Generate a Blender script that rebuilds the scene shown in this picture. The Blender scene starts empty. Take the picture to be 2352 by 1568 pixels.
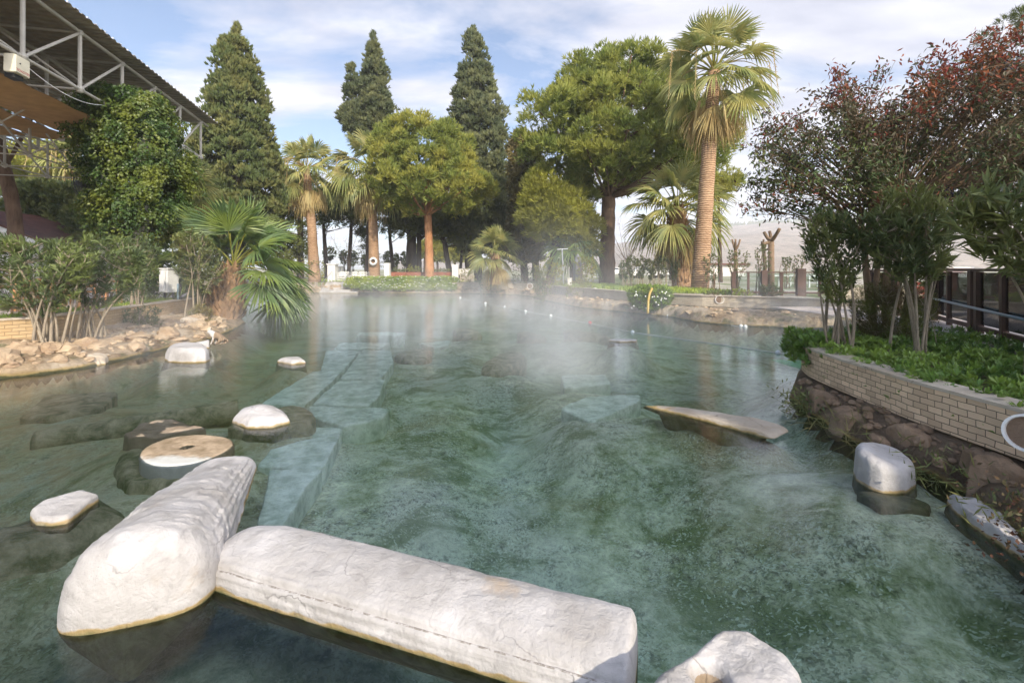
import bpy, math, random
import numpy as np
from mathutils import Vector, Matrix
R = math.radians
SC = bpy.context.scene
COL = SC.collection

# ------------------------------------------------------------------ camera, world, sun, exposure
F, CX, HZ, H = 1045.0, 1176.0, 618.0, 2.0          # focal length, centre, horizon (photo units), eye height above the water
cd = bpy.data.cameras.new('camera'); cam = bpy.data.objects.new('camera', cd); COL.objects.link(cam)
cam.location = (0, 0, H); cam.rotation_euler = (R(90), 0, 0)
cd.sensor_width = 36; cd.lens = 36*F/2352; cd.shift_y = -(784-HZ)/2352
cd.clip_start = 0.05; cd.clip_end = 9000
SC.camera = cam

SUN_DIR = Vector((0.30, -0.80, 0.56)).normalized()      # towards the sun
w = bpy.data.worlds.new('World'); SC.world = w; w.use_nodes = True
nt = w.node_tree; nt.nodes.clear()
def N(nt, t, **k):
    n = nt.nodes.new(t)
    for a, b in k.items():
        if hasattr(n, a): setattr(n, a, b)
    return n
sky = N(nt, 'ShaderNodeTexSky'); sky.sky_type = 'NISHITA'; sky.sun_disc = False
sky.sun_elevation = math.asin(SUN_DIR.z); sky.sun_rotation = math.atan2(SUN_DIR.x, SUN_DIR.y)
sky.air_density = 1.0; sky.dust_density = 1.2; sky.ozone_density = 4.0
tc = N(nt, 'ShaderNodeTexCoord')
# streaky high clouds laid out on a plane above: direction / height
sx = N(nt, 'ShaderNodeSeparateXYZ'); nt.links.new(tc.outputs['Generated'], sx.inputs[0])
zc = N(nt, 'ShaderNodeMath', operation='MAXIMUM'); zc.inputs[1].default_value = 0.0; nt.links.new(sx.outputs['Z'], zc.inputs[0])
def mth(op, a, b=None, c=None, nt=nt, clamp=False):
    n = N(nt, 'ShaderNodeMath', operation=op); n.use_clamp = clamp
    for i, v in enumerate((a, b, c)):
        if v is None: continue
        if isinstance(v, (int, float)): n.inputs[i].default_value = v
        else: nt.links.new(v, n.inputs[i])
    return n.outputs[0]
zz = mth('ADD', zc.outputs[0], 0.12)
cx_ = mth('DIVIDE', sx.outputs['X'], zz); cy_ = mth('DIVIDE', sx.outputs['Y'], zz)
cb = N(nt, 'ShaderNodeCombineXYZ'); nt.links.new(cx_, cb.inputs[0]); nt.links.new(cy_, cb.inputs[1])
mp = N(nt, 'ShaderNodeMapping'); mp.inputs['Rotation'].default_value = (0, 0, R(-38)); mp.inputs['Scale'].default_value = (0.75, 1.5, 1)
mp.inputs['Location'].default_value = (0.35, 0.2, 0)
nt.links.new(cb.outputs[0], mp.inputs[0])
n1 = N(nt, 'ShaderNodeTexNoise'); n1.inputs['Scale'].default_value = 1.05; n1.inputs['Detail'].default_value = 9; n1.inputs['Roughness'].default_value = 0.56; n1.inputs['Distortion'].default_value = 0.35
nt.links.new(mp.outputs[0], n1.inputs['Vector'])
# more cloud towards the right (x) and the horizon
cov = mth('MULTIPLY_ADD', sx.outputs['X'], 0.16, n1.outputs['Fac'])
cov = mth('MULTIPLY_ADD', mth('SUBTRACT', 0.55, sx.outputs['Z']), 0.20, cov)
cr = N(nt, 'ShaderNodeValToRGB'); cr.color_ramp.elements[0].position = 0.455; cr.color_ramp.elements[1].position = 0.60
cr.color_ramp.elements[0].color = (0, 0, 0, 1); cr.color_ramp.elements[1].color = (1, 1, 1, 1)
nt.links.new(cov, cr.inputs[0])
n2 = N(nt, 'ShaderNodeTexNoise'); n2.inputs['Scale'].default_value = 2.6; n2.inputs['Detail'].default_value = 6
nt.links.new(mp.outputs[0], n2.inputs['Vector'])
cc = N(nt, 'ShaderNodeValToRGB'); cc.color_ramp.elements[0].position = 0.35; cc.color_ramp.elements[1].position = 0.68
cc.color_ramp.elements[0].color = (3.5, 3.6, 4.3, 1); cc.color_ramp.elements[1].color = (5.9, 5.8, 6.1, 1)
nt.links.new(n2.outputs['Fac'], cc.inputs[0])
# cloud behind the viewer, round the sun, boosted to lift the shadows
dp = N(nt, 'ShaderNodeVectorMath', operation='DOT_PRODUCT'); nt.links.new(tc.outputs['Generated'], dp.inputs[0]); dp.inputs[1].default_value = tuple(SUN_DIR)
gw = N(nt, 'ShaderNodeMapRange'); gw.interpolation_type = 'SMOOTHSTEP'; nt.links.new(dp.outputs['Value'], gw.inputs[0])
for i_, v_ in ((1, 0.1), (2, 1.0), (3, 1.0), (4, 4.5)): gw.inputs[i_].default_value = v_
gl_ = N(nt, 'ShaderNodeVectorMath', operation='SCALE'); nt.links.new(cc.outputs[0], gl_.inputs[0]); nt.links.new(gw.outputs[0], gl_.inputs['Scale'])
mx = N(nt, 'ShaderNodeMix', data_type='RGBA')
cf = mth('MULTIPLY', cr.outputs[0], 0.93)
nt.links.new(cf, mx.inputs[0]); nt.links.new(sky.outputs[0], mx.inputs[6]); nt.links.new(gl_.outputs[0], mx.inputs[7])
bg = N(nt, 'ShaderNodeBackground'); bg.inputs[1].default_value = 0.125
wo = N(nt, 'ShaderNodeOutputWorld')
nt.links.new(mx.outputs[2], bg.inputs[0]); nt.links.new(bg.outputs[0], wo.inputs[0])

sl = bpy.data.lights.new('sun', 'SUN'); so = bpy.data.objects.new('sun', sl); COL.objects.link(so)
sl.energy = 3.6; sl.angle = R(0.6); sl.color = (1.0, 0.90, 0.74)
so.rotation_euler = (-SUN_DIR).to_track_quat('-Z', 'Y').to_euler(); so.location = (8, -20, 30)
SC.view_settings.view_transform = 'Standard'; SC.view_settings.look = 'None'
SC.view_settings.exposure = 0.68; SC.view_settings.gamma = 1
SC.cycles.max_bounces = 8; SC.cycles.diffuse_bounces = 3; SC.cycles.glossy_bounces = 3; SC.cycles.transmission_bounces = 4
SC.cycles.transparent_max_bounces = 12; SC.cycles.volume_bounces = 2; SC.cycles.use_denoising = True
SC.cycles.caustics_reflective = False; SC.cycles.caustics_refractive = False
SC.cycles.volume_step_rate = 1.0; SC.cycles.volume_max_steps = 96
SC.cycles.sample_clamp_indirect = 6

# ------------------------------------------------------------------ helpers
def Wp(x, y, z=0.0):            # where the line of sight through (x, y) meets height z
    Y = F*(H-z)/(y-HZ); return np.array([(x-CX)/F*Y, Y, z])
def D(x, y, Y):                 # the point seen at (x, y) when it stands Y metres away
    return np.array([(x-CX)/F*Y, Y, H-(y-HZ)*Y/F])
def X_(x, Y): return (x-CX)/F*Y
def Z_(y, Y): return H-(y-HZ)*Y/F
def unit(a):
    a = np.asarray(a, float); n = np.linalg.norm(a, axis=-1, keepdims=True); return a/np.maximum(n, 1e-9)
def rng(s): return np.random.default_rng(s)

class MB:
    def __init__(s): s.V = []; s.Q = []; s.T = []; s.Qm = []; s.Tm = []; s.UV = []; s.n = 0; s.uv = False
    def add(s, V, Q=None, T=None, m=0, uv=None):
        V = np.asarray(V, float).reshape(-1, 3); o = s.n
        s.V.append(V); s.n += len(V)
        if Q is not None and len(Q):
            Q = np.asarray(Q, int).reshape(-1, 4)+o; s.Q.append(Q); s.Qm.append(np.full(len(Q), m))
        if T is not None and len(T):
            T = np.asarray(T, int).reshape(-1, 3)+o; s.T.append(T); s.Tm.append(np.full(len(T), m))
        if uv is not None: s.uv = True; s.UV.append(np.asarray(uv, float))
        else: s.UV.append(np.zeros((len(V), 2)))
        return s
    def build(s, name, mats, parent=None, smooth=False):
        if not isinstance(mats, (list, tuple)): mats = [mats]
        V = np.concatenate(s.V); Q = np.concatenate(s.Q) if s.Q else np.zeros((0, 4), int); T = np.concatenate(s.T) if s.T else np.zeros((0, 3), int)
        me = bpy.data.meshes.new(name)
        me.vertices.add(len(V)); me.vertices.foreach_set('co', V.ravel())
        nl = len(Q)*4+len(T)*3; me.loops.add(nl)
        li = np.concatenate([Q.ravel(), T.ravel()]); me.loops.foreach_set('vertex_index', li)
        me.polygons.add(len(Q)+len(T))
        ls = np.concatenate([np.arange(len(Q))*4, len(Q)*4+np.arange(len(T))*3])
        me.polygons.foreach_set('loop_start', ls)
        mi = np.concatenate((s.Qm+s.Tm) or [np.zeros(0, int)])
        me.polygons.foreach_set('material_index', mi.astype(np.int32))
        me.polygons.foreach_set('use_smooth', np.full(len(Q)+len(T), smooth))
        if s.uv:
            ul = me.uv_layers.new(name='UVMap'); UV = np.concatenate(s.UV)[li]
            ul.data.foreach_set('uv', UV.ravel())
        for m in mats: me.materials.append(m)
        me.update(calc_edges=True); me.validate()
        o = bpy.data.objects.new(name, me); COL.objects.link(o)
        if parent is not None: o.parent = parent
        return o

def box(mb, c, s, rz=0.0, m=0, bev=0.0, tilt=None):
    c = np.asarray(c, float); s = np.asarray(s, float)/2
    b = min(bev, s.min()*0.8)
    if b > 0:   # chamfered box: three rings of verts
        V = []; 
        for zi, ins in ((-1, b), (-1, 0), (1, 0), (1, b)):
            z = zi*(s[2] - (0 if ins else b)); ix, iy = s[0]-ins, s[1]-ins
            V += [(-ix, -iy, z), (ix, -iy, z), (ix, iy, z), (-ix, iy, z)]
        Q = [(3, 2, 1, 0), (12, 13, 14, 15)]
        for k in range(3):
            for i in range(4): j = (i+1) % 4; Q.append((k*4+i, k*4+j, k*4+4+j, k*4+4+i))
    else:
        V = [(x*s[0], y*s[1], z*s[2]) for z in (-1, 1) for x, y in ((-1, -1), (1, -1), (1, 1), (-1, 1))]
        Q = [(3, 2, 1, 0), (4, 5, 6, 7)]+[(i, (i+1) % 4, 4+(i+1) % 4, 4+i) for i in range(4)]
    V = np.array(V)
    if tilt is not None: V = V@np.array(Matrix.Rotation(tilt[0], 3, tilt[1])).T
    ca, sa = math.cos(rz), math.sin(rz)
    V = np.c_[V[:, 0]*ca-V[:, 1]*sa, V[:, 0]*sa+V[:, 1]*ca, V[:, 2]]+c
    mb.add(V, Q, m=m); return mb

def tube(mb, P, r, n=8, m=0, cap=True, wob=0.0, seed=0, flut=None):
    P = np.asarray(P, float); k = len(P); r = np.broadcast_to(np.asarray(r, float), (k,))
    t = unit(np.gradient(P, axis=0)) if k > 2 else np.repeat(unit(P[1:]-P[:1]), 2, 0)
    ref = np.array([0, 0, 1.]) if abs(t[:, 2]).mean() < 0.8 else np.array([1., 0, 0])
    u = unit(np.cross(t, ref)); v = np.cross(t, u)
    a = np.linspace(0, 2*np.pi, n, endpoint=False)
    rr = r[:, None]*np.ones((1, n))
    if wob: rr = rr*(1+rng(seed).normal(0, wob, (k, n)))
    V = P[:, None]+rr[..., None]*(np.cos(a)[None, :, None]*u[:, None]+np.sin(a)[None, :, None]*v[:, None])
    i = np.arange(k-1)[:, None]*n; j = np.arange(n)[None]; j2 = (j+1) % n
    Q = np.stack([i+j, i+j2, i+n+j2, i+n+j], -1).reshape(-1, 4)
    V = V.reshape(-1, 3); T = []
    if cap:
        V = np.vstack([V, P[:1], P[-1:]]); c0, c1 = k*n, k*n+1
        T = [(c0, (q+1) % n, q) for q in range(n)]+[(c1, (k-1)*n+q, (k-1)*n+(q+1) % n) for q in range(n)]
    L = np.r_[0, np.cumsum(np.linalg.norm(np.diff(P, axis=0), axis=1))]
    uv = np.stack([np.tile(np.arange(n)/n, k), np.repeat(L, n)], -1)
    if cap: uv = np.vstack([uv, [[0, 0], [0, L[-1]]]])
    mb.add(V, Q, T, m=m, uv=uv); return mb

def curve(p0, p1, p2, k=8):
    t = np.linspace(0, 1, k)[:, None]; p0, p1, p2 = map(np.asarray, (p0, p1, p2))
    return (1-t)**2*p0+2*t*(1-t)*p1+t*t*p2

def lathe(mb, c, prof, n=20, m=0, axis='z'):
    prof = np.asarray(prof, float); a = np.linspace(0, 2*np.pi, n, endpoint=False); k = len(prof)
    V = np.stack([prof[:, :1]*np.cos(a), prof[:, :1]*np.sin(a), np.repeat(prof[:, 1:], n, 1)], -1).reshape(-1, 3)
    if isinstance(axis, (tuple, list, np.ndarray)):
        q = Vector((0, 0, 1)).rotation_difference(Vector(axis)).to_matrix(); V = V@np.array(q).T
    i = np.arange(k-1)[:, None]*n; j = np.arange(n)[None]; j2 = (j+1) % n
    Q = np.stack([i+j, i+j2, i+n+j2, i+n+j], -1).reshape(-1, 4)
    mb.add(V+np.asarray(c), Q, m=m); return mb

def blades(mb, P, Dv, S, L, Wd, m=0, fold=0.0, mid=0.45, droop=0.0):
    """one leaf per row: base P, unit direction Dv, side S, length L, width Wd"""
    P = np.asarray(P, float); n = len(P); L = np.broadcast_to(L, (n,))[:, None]; Wd = np.broadcast_to(Wd, (n,))[:, None]
    S = unit(S-(S*Dv).sum(-1, keepdims=True)*Dv); Nn = np.cross(Dv, S)
    M = P+Dv*L*mid
    tip = P+Dv*L-np.array([0, 0, 1.])*droop*L
    if fold:
        V = np.stack([P, M+S*Wd/2+Nn*Wd*fold, tip, M-S*Wd/2+Nn*Wd*fold, M], 1).reshape(-1, 3)
        b = np.arange(n)[:, None]*5
        T = np.concatenate([b+np.array([[0, 1, 4]]), b+np.array([[4, 1, 2]]), b+np.array([[0, 4, 3]]), b+np.array([[4, 2, 3]])])
        mb.add(V, T=T, m=m)
    else:
        V = np.stack([P, M+S*Wd/2, tip, M-S*Wd/2], 1).reshape(-1, 3)
        mb.add(V, np.arange(n)[:, None]*4+np.array([[0, 1, 2, 3]]), m=m)
    return mb

def sphere_pts(g, n): return unit(g.normal(size=(n, 3)))

def inpoly(poly, x, y):
    poly = np.asarray(poly, float); x = np.asarray(x, float); y = np.asarray(y, float); c = np.zeros(x.shape, bool); n = len(poly)
    for i in range(n):
        x0, y0 = poly[i]; x1, y1 = poly[(i+1) % n]
        if y0 == y1: continue
        k = (y0 > y) != (y1 > y)
        c ^= k & (x < (x1-x0)*(y-y0)/(y1-y0)+x0)
    return c

def polydist(poly, x, y, closed=True):
    """distance to the outline, and the nearest segment index + parameter"""
    poly = np.asarray(poly, float); best = np.full(x.shape, 1e9); bi = np.zeros(x.shape, int); bt = np.zeros(x.shape)
    n = len(poly)
    for i in range(n if closed else n-1):
        a = poly[i]; b = poly[(i+1) % n]; d = b-a; l = (d**2).sum()
        t = np.clip(((x-a[0])*d[0]+(y-a[1])*d[1])/l, 0, 1)
        dd = np.hypot(x-a[0]-t*d[0], y-a[1]-t*d[1]); k = dd < best
        best = np.where(k, dd, best); bi = np.where(k, i, bi); bt = np.where(k, t, bt)
    return best, bi, bt

def vnoise(x, y, s=1.0, seed=0, oct=3):
    """cheap value noise in [-1, 1]"""
    out = np.zeros_like(x, float); amp = 1; tot = 0
    for o in range(oct):
        f = s*2**o; X = x*f+seed*17.3+o*31.7; Yv = y*f+seed*9.1+o*11.3
        xi = np.floor(X).astype(np.int64); yi = np.floor(Yv).astype(np.int64); fx = X-xi; fy = Yv-yi
        fx = fx*fx*(3-2*fx); fy = fy*fy*(3-2*fy)
        def h(a, b):
            v = (a*374761393+b*668265263+seed*1442695) & 0xffffffff; v = ((v ^ (v >> 13))*1274126177) & 0xffffffff
            return ((v ^ (v >> 16)) & 0xffff)/32767.5-1
        out += amp*((h(xi, yi)*(1-fx)+h(xi+1, yi)*fx)*(1-fy)+(h(xi, yi+1)*(1-fx)+h(xi+1, yi+1)*fx)*fy); tot += amp; amp *= 0.5
    return out/tot
def vnoise3(P, s=1.0, seed=0, oct=3):
    return (vnoise(P[..., 0]+P[..., 2]*0.71, P[..., 1]-P[..., 2]*0.53, s, seed, oct)+vnoise(P[..., 1]+P[..., 2]*1.1+7, P[..., 0]*0.6+P[..., 2]*0.9, s, seed+5, oct))*0.7

def tag(o, label=None, cat=None, group=None, kind=None):
    if label: o['label'] = label
    if cat: o['category'] = cat
    if group: o['group'] = group
    if kind: o['kind'] = kind
    return o
def empty(name, loc, label=None, cat=None, group=None):
    o = bpy.data.objects.new(name, None); COL.objects.link(o); o.location = tuple(loc); o.empty_display_size = 0.2
    tag(o, label, cat, group); bpy.context.view_layer.update()
    return o
def part(mb, name, mats, root, smooth=False):
    """link a part whose vertices were given in world space under its thing"""
    o = mb.build(name, mats, None, smooth); o.parent = root
    o.matrix_parent_inverse = Matrix.Translation(-Vector(root.location)) if root.type == 'EMPTY' and root.parent is None else root.matrix_world.inverted()
    return o
def copy_tree(o, parent=None):
    c = o.copy(); COL.objects.link(c); c.parent = parent
    for ch in list(o.children): 
        d = copy_tree(ch, c); d.matrix_parent_inverse = ch.matrix_parent_inverse.copy()
    return c

# ------------------------------------------------------------------ materials
MATS = {}
class Mt:
    def __init__(s, name, rough=0.7, spec=0.3):
        s.m = bpy.data.materials.new(name); s.m.use_nodes = True; s.nt = s.m.node_tree
        s.b = s.nt.nodes['Principled BSDF']; s.out = s.nt.nodes['Material Output']
        s.b.inputs['Roughness'].default_value = rough; s.b.inputs['Specular IOR Level'].default_value = spec
        MATS[name] = s.m
    def n(s, t, **k): return N(s.nt, t, **k)
    def l(s, a, b): s.nt.links.new(a, b); return s
    def m_(s, op, a, b=None, c=None, clamp=False): return mth(op, a, b, c, nt=s.nt, clamp=clamp)
    def coord(s, kind='pos', scale=(1, 1, 1), rot=(0, 0, 0)):
        if kind == 'pos': o = s.n('ShaderNodeNewGeometry').outputs['Position']
        elif kind == 'uv': o = s.n('ShaderNodeTexCoord').outputs['UV']
        else: o = s.n('ShaderNodeTexCoord').outputs['Object']
        mp = s.n('ShaderNodeMapping'); mp.inputs['Scale'].default_value = scale; mp.inputs['Rotation'].default_value = rot
        s.l(o, mp.inputs[0]); return mp.outputs[0]
    def noise(s, vec, scale, detail=4, rough=0.55, dist=0.0):
        n = s.n('ShaderNodeTexNoise'); n.inputs['Scale'].default_value = scale; n.inputs['Detail'].default_value = detail
        n.inputs['Roughness'].default_value = rough; n.inputs['Distortion'].default_value = dist
        s.l(vec, n.inputs['Vector']); return n.outputs['Fac']
    def voro(s, vec, scale, feat='F1', out='Distance', rnd=1.0):
        n = s.n('ShaderNodeTexVoronoi', feature=feat); n.inputs['Scale'].default_value = scale; n.inputs['Randomness'].default_value = rnd
        s.l(vec, n.inputs['Vector']); return n.outputs[out]
    def ramp(s, fac, stops, interp='LINEAR'):
        r = s.n('ShaderNodeValToRGB'); e = r.color_ramp.elements; r.color_ramp.interpolation = interp
        while len(e) < len(stops): e.new(0.5)
        for i, (p, c) in enumerate(stops):
            e[i].position = p; c = (c, c, c) if isinstance(c, (int, float)) else c; e[i].color = (*c, 1)
        s.l(fac, r.inputs[0]); return r.outputs[0]
    def mix(s, f, a, b, blend='MIX'):
        n = s.n('ShaderNodeMix', data_type='RGBA', blend_type=blend)
        for i, v in ((0, f), (6, a), (7, b)):
            if isinstance(v, (int, float)): n.inputs[i].default_value = v
            elif isinstance(v, tuple): n.inputs[i].default_value = (*v, 1)
            else: s.l(v, n.inputs[i])
        return n.outputs[2]
    def col(s, c):
        if isinstance(c, tuple): s.b.inputs['Base Color'].default_value = (*c, 1)
        else: s.l(c, s.b.inputs['Base Color'])
        return s
    def bump(s, hgt, strength=0.5, dist=0.02, prev=None):
        n = s.n('ShaderNodeBump'); n.inputs['Strength'].default_value = strength; n.inputs['Distance'].default_value = dist
        s.l(hgt, n.inputs['Height'])
        if prev is not None: s.l(prev, n.inputs['Normal'])
        s.l(n.outputs[0], s.b.inputs['Normal']); return n.outputs[0]

def leaf_mat(name, c1, c2, c3=None, trans=0.35, rough=0.5, nscale=0.6, spec=0.3, c4=None):
    m = Mt(name, rough, spec)
    rnd = m.n('ShaderNodeNewGeometry').outputs['Random Per Island']
    nz = m.noise(m.coord(), nscale, 2)
    a = m.mix(rnd, c1, c2)
    if c3: a = m.mix(m.ramp(nz, [(0.42, 0), (0.62, 1)]), a, c3)
    if c4: a = m.mix(m.ramp(rnd, [(0.90, 0), (0.93, 1)]), a, c4)
    m.col(a)
    t = m.n('ShaderNodeBsdfTranslucent'); m.l(a, t.inputs[0])
    x = m.n('ShaderNodeMixShader'); x.inputs[0].default_value = trans
    m.l(m.b.outputs[0], x.inputs[1]); m.l(t.outputs[0], x.inputs[2]); m.l(x.outputs[0], m.out.inputs[0])
    return m.m
def plain(name, c, rough=0.5, metal=0.0, spec=0.4, var=0.12, bump=0.0, bs=40):
    m = Mt(name, rough, spec); m.b.inputs['Metallic'].default_value = metal
    v = m.noise(m.coord('obj'), 3.0, 5)
    d = tuple(max(0, x*(1-var)) for x in c); e = tuple(min(1, x*(1+var)) for x in c)
    m.col(m.mix(m.ramp(v, [(0.3, 0), (0.7, 1)]), d, e))
    if bump: m.bump(m.noise(m.coord('obj'), bs, 4), bump, 0.01)
    return m.m

# foliage
LM = dict(
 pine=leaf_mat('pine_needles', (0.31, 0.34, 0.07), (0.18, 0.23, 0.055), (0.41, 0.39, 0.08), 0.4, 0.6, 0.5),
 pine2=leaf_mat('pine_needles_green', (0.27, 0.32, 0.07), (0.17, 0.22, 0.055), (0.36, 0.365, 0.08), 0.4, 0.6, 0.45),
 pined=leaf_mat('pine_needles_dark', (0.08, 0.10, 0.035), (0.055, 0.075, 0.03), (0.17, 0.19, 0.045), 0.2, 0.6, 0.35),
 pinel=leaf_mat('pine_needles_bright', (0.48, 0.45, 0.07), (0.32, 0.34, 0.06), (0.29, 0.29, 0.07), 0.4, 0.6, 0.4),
 cyp=leaf_mat('cypress_leaves', (0.15, 0.185, 0.06), (0.105, 0.145, 0.05), (0.22, 0.22, 0.07), 0.3, 0.6, 0.8),
 cyp2=leaf_mat('cypress_leaves_grey', (0.15, 0.175, 0.085), (0.10, 0.13, 0.065), (0.21, 0.22, 0.095), 0.3, 0.6, 0.8),
 ivy=leaf_mat('ivy_leaves', (0.07, 0.125, 0.025), (0.042, 0.08, 0.02), (0.17, 0.20, 0.03), 0.3, 0.4, 1.3, 0.4),
 ole=leaf_mat('oleander_leaves', (0.11, 0.155, 0.055), (0.08, 0.115, 0.045), (0.18, 0.22, 0.06), 0.25, 0.45, 1.5, 0.4),
 oled=leaf_mat('oleander_leaves_dark', (0.13, 0.165, 0.06), (0.09, 0.125, 0.05), (0.21, 0.23, 0.07), 0.25, 0.45, 1.5, 0.4, (0.22, 0.22, 0.07)),
 pitt=leaf_mat('groundcover_leaves', (0.16, 0.28, 0.05), (0.10, 0.19, 0.04), (0.25, 0.36, 0.06), 0.3, 0.35, 1.6, 0.5),
 hedge=leaf_mat('hedge_leaves', (0.28, 0.38, 0.05), (0.18, 0.28, 0.04), (0.38, 0.45, 0.06), 0.3, 0.5, 0.6),
 yel=leaf_mat('yellow_shrub_leaves', (0.30, 0.31, 0.05), (0.18, 0.20, 0.045), (0.36, 0.33, 0.05), 0.3, 0.5, 0.8),
 palm=leaf_mat('palm_leaflets', (0.36, 0.38, 0.14), (0.22, 0.27, 0.09), (0.50, 0.46, 0.17), 0.4, 0.45, 1.0, 0.4),
 palmg=leaf_mat('fan_palm_leaflets', (0.17, 0.26, 0.09), (0.12, 0.19, 0.075), (0.27, 0.34, 0.08), 0.4, 0.4, 1.2, 0.45),
 dry=leaf_mat('dry_fronds', (0.48, 0.36, 0.17), (0.38, 0.27, 0.11), (0.52, 0.42, 0.2), 0.2, 0.7, 1.0, 0.2),
 red=leaf_mat('red_leaves', (0.27, 0.055, 0.04), (0.16, 0.045, 0.035), (0.30, 0.10, 0.035), 0.3, 0.45, 1.6, 0.3),
 redg=leaf_mat('bronze_leaves', (0.12, 0.135, 0.06), (0.09, 0.08, 0.05), (0.13, 0.09, 0.055), 0.3, 0.45, 1.6, 0.3),
 fern=leaf_mat('feathery_leaves', (0.15, 0.17, 0.03), (0.10, 0.13, 0.03), (0.09, 0.06, 0.03), 0.3, 0.5, 2.0),
 grass=leaf_mat('grass_blades', (0.13, 0.16, 0.05), (0.20, 0.19, 0.07), (0.30, 0.25, 0.10), 0.25, 0.6, 2.0),
 russet=leaf_mat('russet_leaves', (0.17, 0.07, 0.04), (0.09, 0.05, 0.03), (0.10, 0.09, 0.04), 0.3, 0.6, 4.0),
)
def bark(name, c1, c2, sc=(6, 6, 1.2), bs=0.7, rings=False):
    m = Mt(name, 0.9, 0.15); v = m.coord('pos', sc)
    n = m.noise(v, 1.6, 8, 0.65, 0.4); nl = m.noise(m.coord('pos'), 0.9, 3)
    c = m.mix(m.ramp(n, [(0.32, 0), (0.68, 1)]), c1, c2)
    c = m.mix(m.ramp(nl, [(0.4, 0), (0.65, 0.35)]), c, tuple(min(1, x*1.5) for x in c2))
    if rings:
        wv = m.n('ShaderNodeTexWave', wave_type='BANDS', bands_direction='Z'); m.l(m.coord('pos'), wv.inputs['Vector'])
        wv.inputs['Scale'].default_value = rings; wv.inputs['Distortion'].default_value = 3.5; wv.inputs['Detail'].default_value = 3; wv.inputs['Detail Scale'].default_value = 2
        c = m.mix(m.ramp(wv.outputs['Fac'], [(0.2, 0.55), (0.6, 0)]), c, tuple(x*0.45 for x in c1))
        m.col(c); m.bump(m.m_('ADD', n, wv.outputs['Fac']), bs, 0.04)
    else:
        m.col(c); m.bump(n, bs, 0.06)
    return m.m
BK = dict(
 palm=bark('palm_bark', (0.30, 0.175, 0.10), (0.50, 0.33, 0.20), (3, 3, 6), 0.6, rings=2.6),
 rough=bark('palm_boot_bark', (0.22, 0.12, 0.06), (0.42, 0.27, 0.15), (4, 4, 4)),
 pine=bark('pine_bark', (0.09, 0.055, 0.037), (0.20, 0.13, 0.085), (5, 5, 1.0)),
 red=bark('red_pine_bark', (0.30, 0.13, 0.06), (0.50, 0.26, 0.13), (4, 4, 1.4)),
 dark=bark('dark_bark', (0.045, 0.032, 0.025), (0.10, 0.07, 0.05), (4, 4, 1)),
 grey=bark('pale_stem_bark', (0.20, 0.16, 0.11), (0.36, 0.30, 0.22), (20, 20, 6)),
 brown=bark('brown_stem_bark', (0.14, 0.09, 0.055), (0.27, 0.19, 0.12), (14, 14, 4)),
)

# stone and ground
def stone_mat(name, base, warm, stain=True, moss=0.12, vein=None, bumpd=0.02):
    m = Mt(name, 0.75, 0.3); p = m.coord()
    a = m.noise(p, 2.3, 7, 0.6); b = m.noise(p, 9, 6, 0.65, 0.6)
    c = m.mix(m.ramp(a, [(0.35, 0), (0.66, 1)]), base, warm)
    c = m.mix(m.ramp(b, [(0.54, 0), (0.74, 0.55)]), c, tuple(x*0.62 for x in warm))
    pit = m.voro(p, 55); pm = m.ramp(pit, [(0.05, 0.7), (0.16, 0)]); pn = m.ramp(m.noise(p, 4, 3), [(0.52, 0), (0.62, 1)])
    c = m.mix(m.m_('MULTIPLY', pm, pn), c, tuple(x*0.30 for x in warm))
    if stain:
        z = m.n('ShaderNodeSeparateXYZ'); m.l(m.n('ShaderNodeNewGeometry').outputs['Position'], z.inputs[0])
        zz = m.m_('MULTIPLY_ADD', m.noise(p, 7, 5), -0.07, z.outputs['Z'])
        c = m.mix(m.ramp(m.m_('MULTIPLY_ADD', zz, 4.0, 0.5), [(0.44, 0.85), (0.49, 0)]), c, (0.40, 0.27, 0.09))
        alg = m.mix(m.ramp(m.noise(p, 5, 6, 0.7, 0.6), [(0.42, 0), (0.60, 1)]), (0.035, 0.055, 0.014), (0.15, 0.16, 0.08))
        c = m.mix(m.ramp(m.m_('MULTIPLY_ADD', zz, 4.0, 0.5), [(0.30, 0.95), (0.46, 0)]), c, alg)
    # hairline cracks and grey weathering
    nw = m.n('ShaderNodeTexNoise'); nw.inputs['Scale'].default_value = 3; nw.inputs['Detail'].default_value = 5; m.l(p, nw.inputs['Vector'])
    vm = m.n('ShaderNodeVectorMath', operation='MULTIPLY_ADD'); m.l(nw.outputs['Color'], vm.inputs[0]); vm.inputs[1].default_value = (.5, .5, .5); m.l(p, vm.inputs[2])
    cd_ = m.voro(vm.outputs[0], 1.7, 'DISTANCE_TO_EDGE'); ck = m.m_('MULTIPLY', m.ramp(cd_, [(0.0, 1), (0.012, 0)]), m.ramp(m.noise(p, 1.3, 3), [(.50, 0), (.60, .7)]))
    c = m.mix(ck, c, tuple(x*0.28 for x in warm))
    c = m.mix(m.ramp(m.noise(p, 1.1, 6, .7), [(.52, 0), (.70, .5)]), c, tuple(x*0.72 for x in base))
    c = m.mix(m.ramp(m.noise(p, 1.9, 5, .6), [(.62, 0), (.74, .55)]), c, (0.50, 0.36, 0.22))
    m.col(c)
    bm = m.bump(m.noise(p, 3.5, 4, 0.6, 0.4), 0.5, bumpd*2.2)
    bm = m.bump(m.noise(p, 14, 8, 0.72, 0.5), 0.9, bumpd, bm)
    m.bump(pit, 0.2, 0.006, bm)
    return m.m
M_white = stone_mat('white_travertine', (0.58, 0.555, 0.54), (0.37, 0.345, 0.32), bumpd=0.015)
M_pale = stone_mat('pale_rock', (0.55, 0.49, 0.40), (0.42, 0.34, 0.25))
M_brownst = stone_mat('brown_marble', (0.42, 0.33, 0.24), (0.26, 0.19, 0.12), stain=False)
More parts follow.
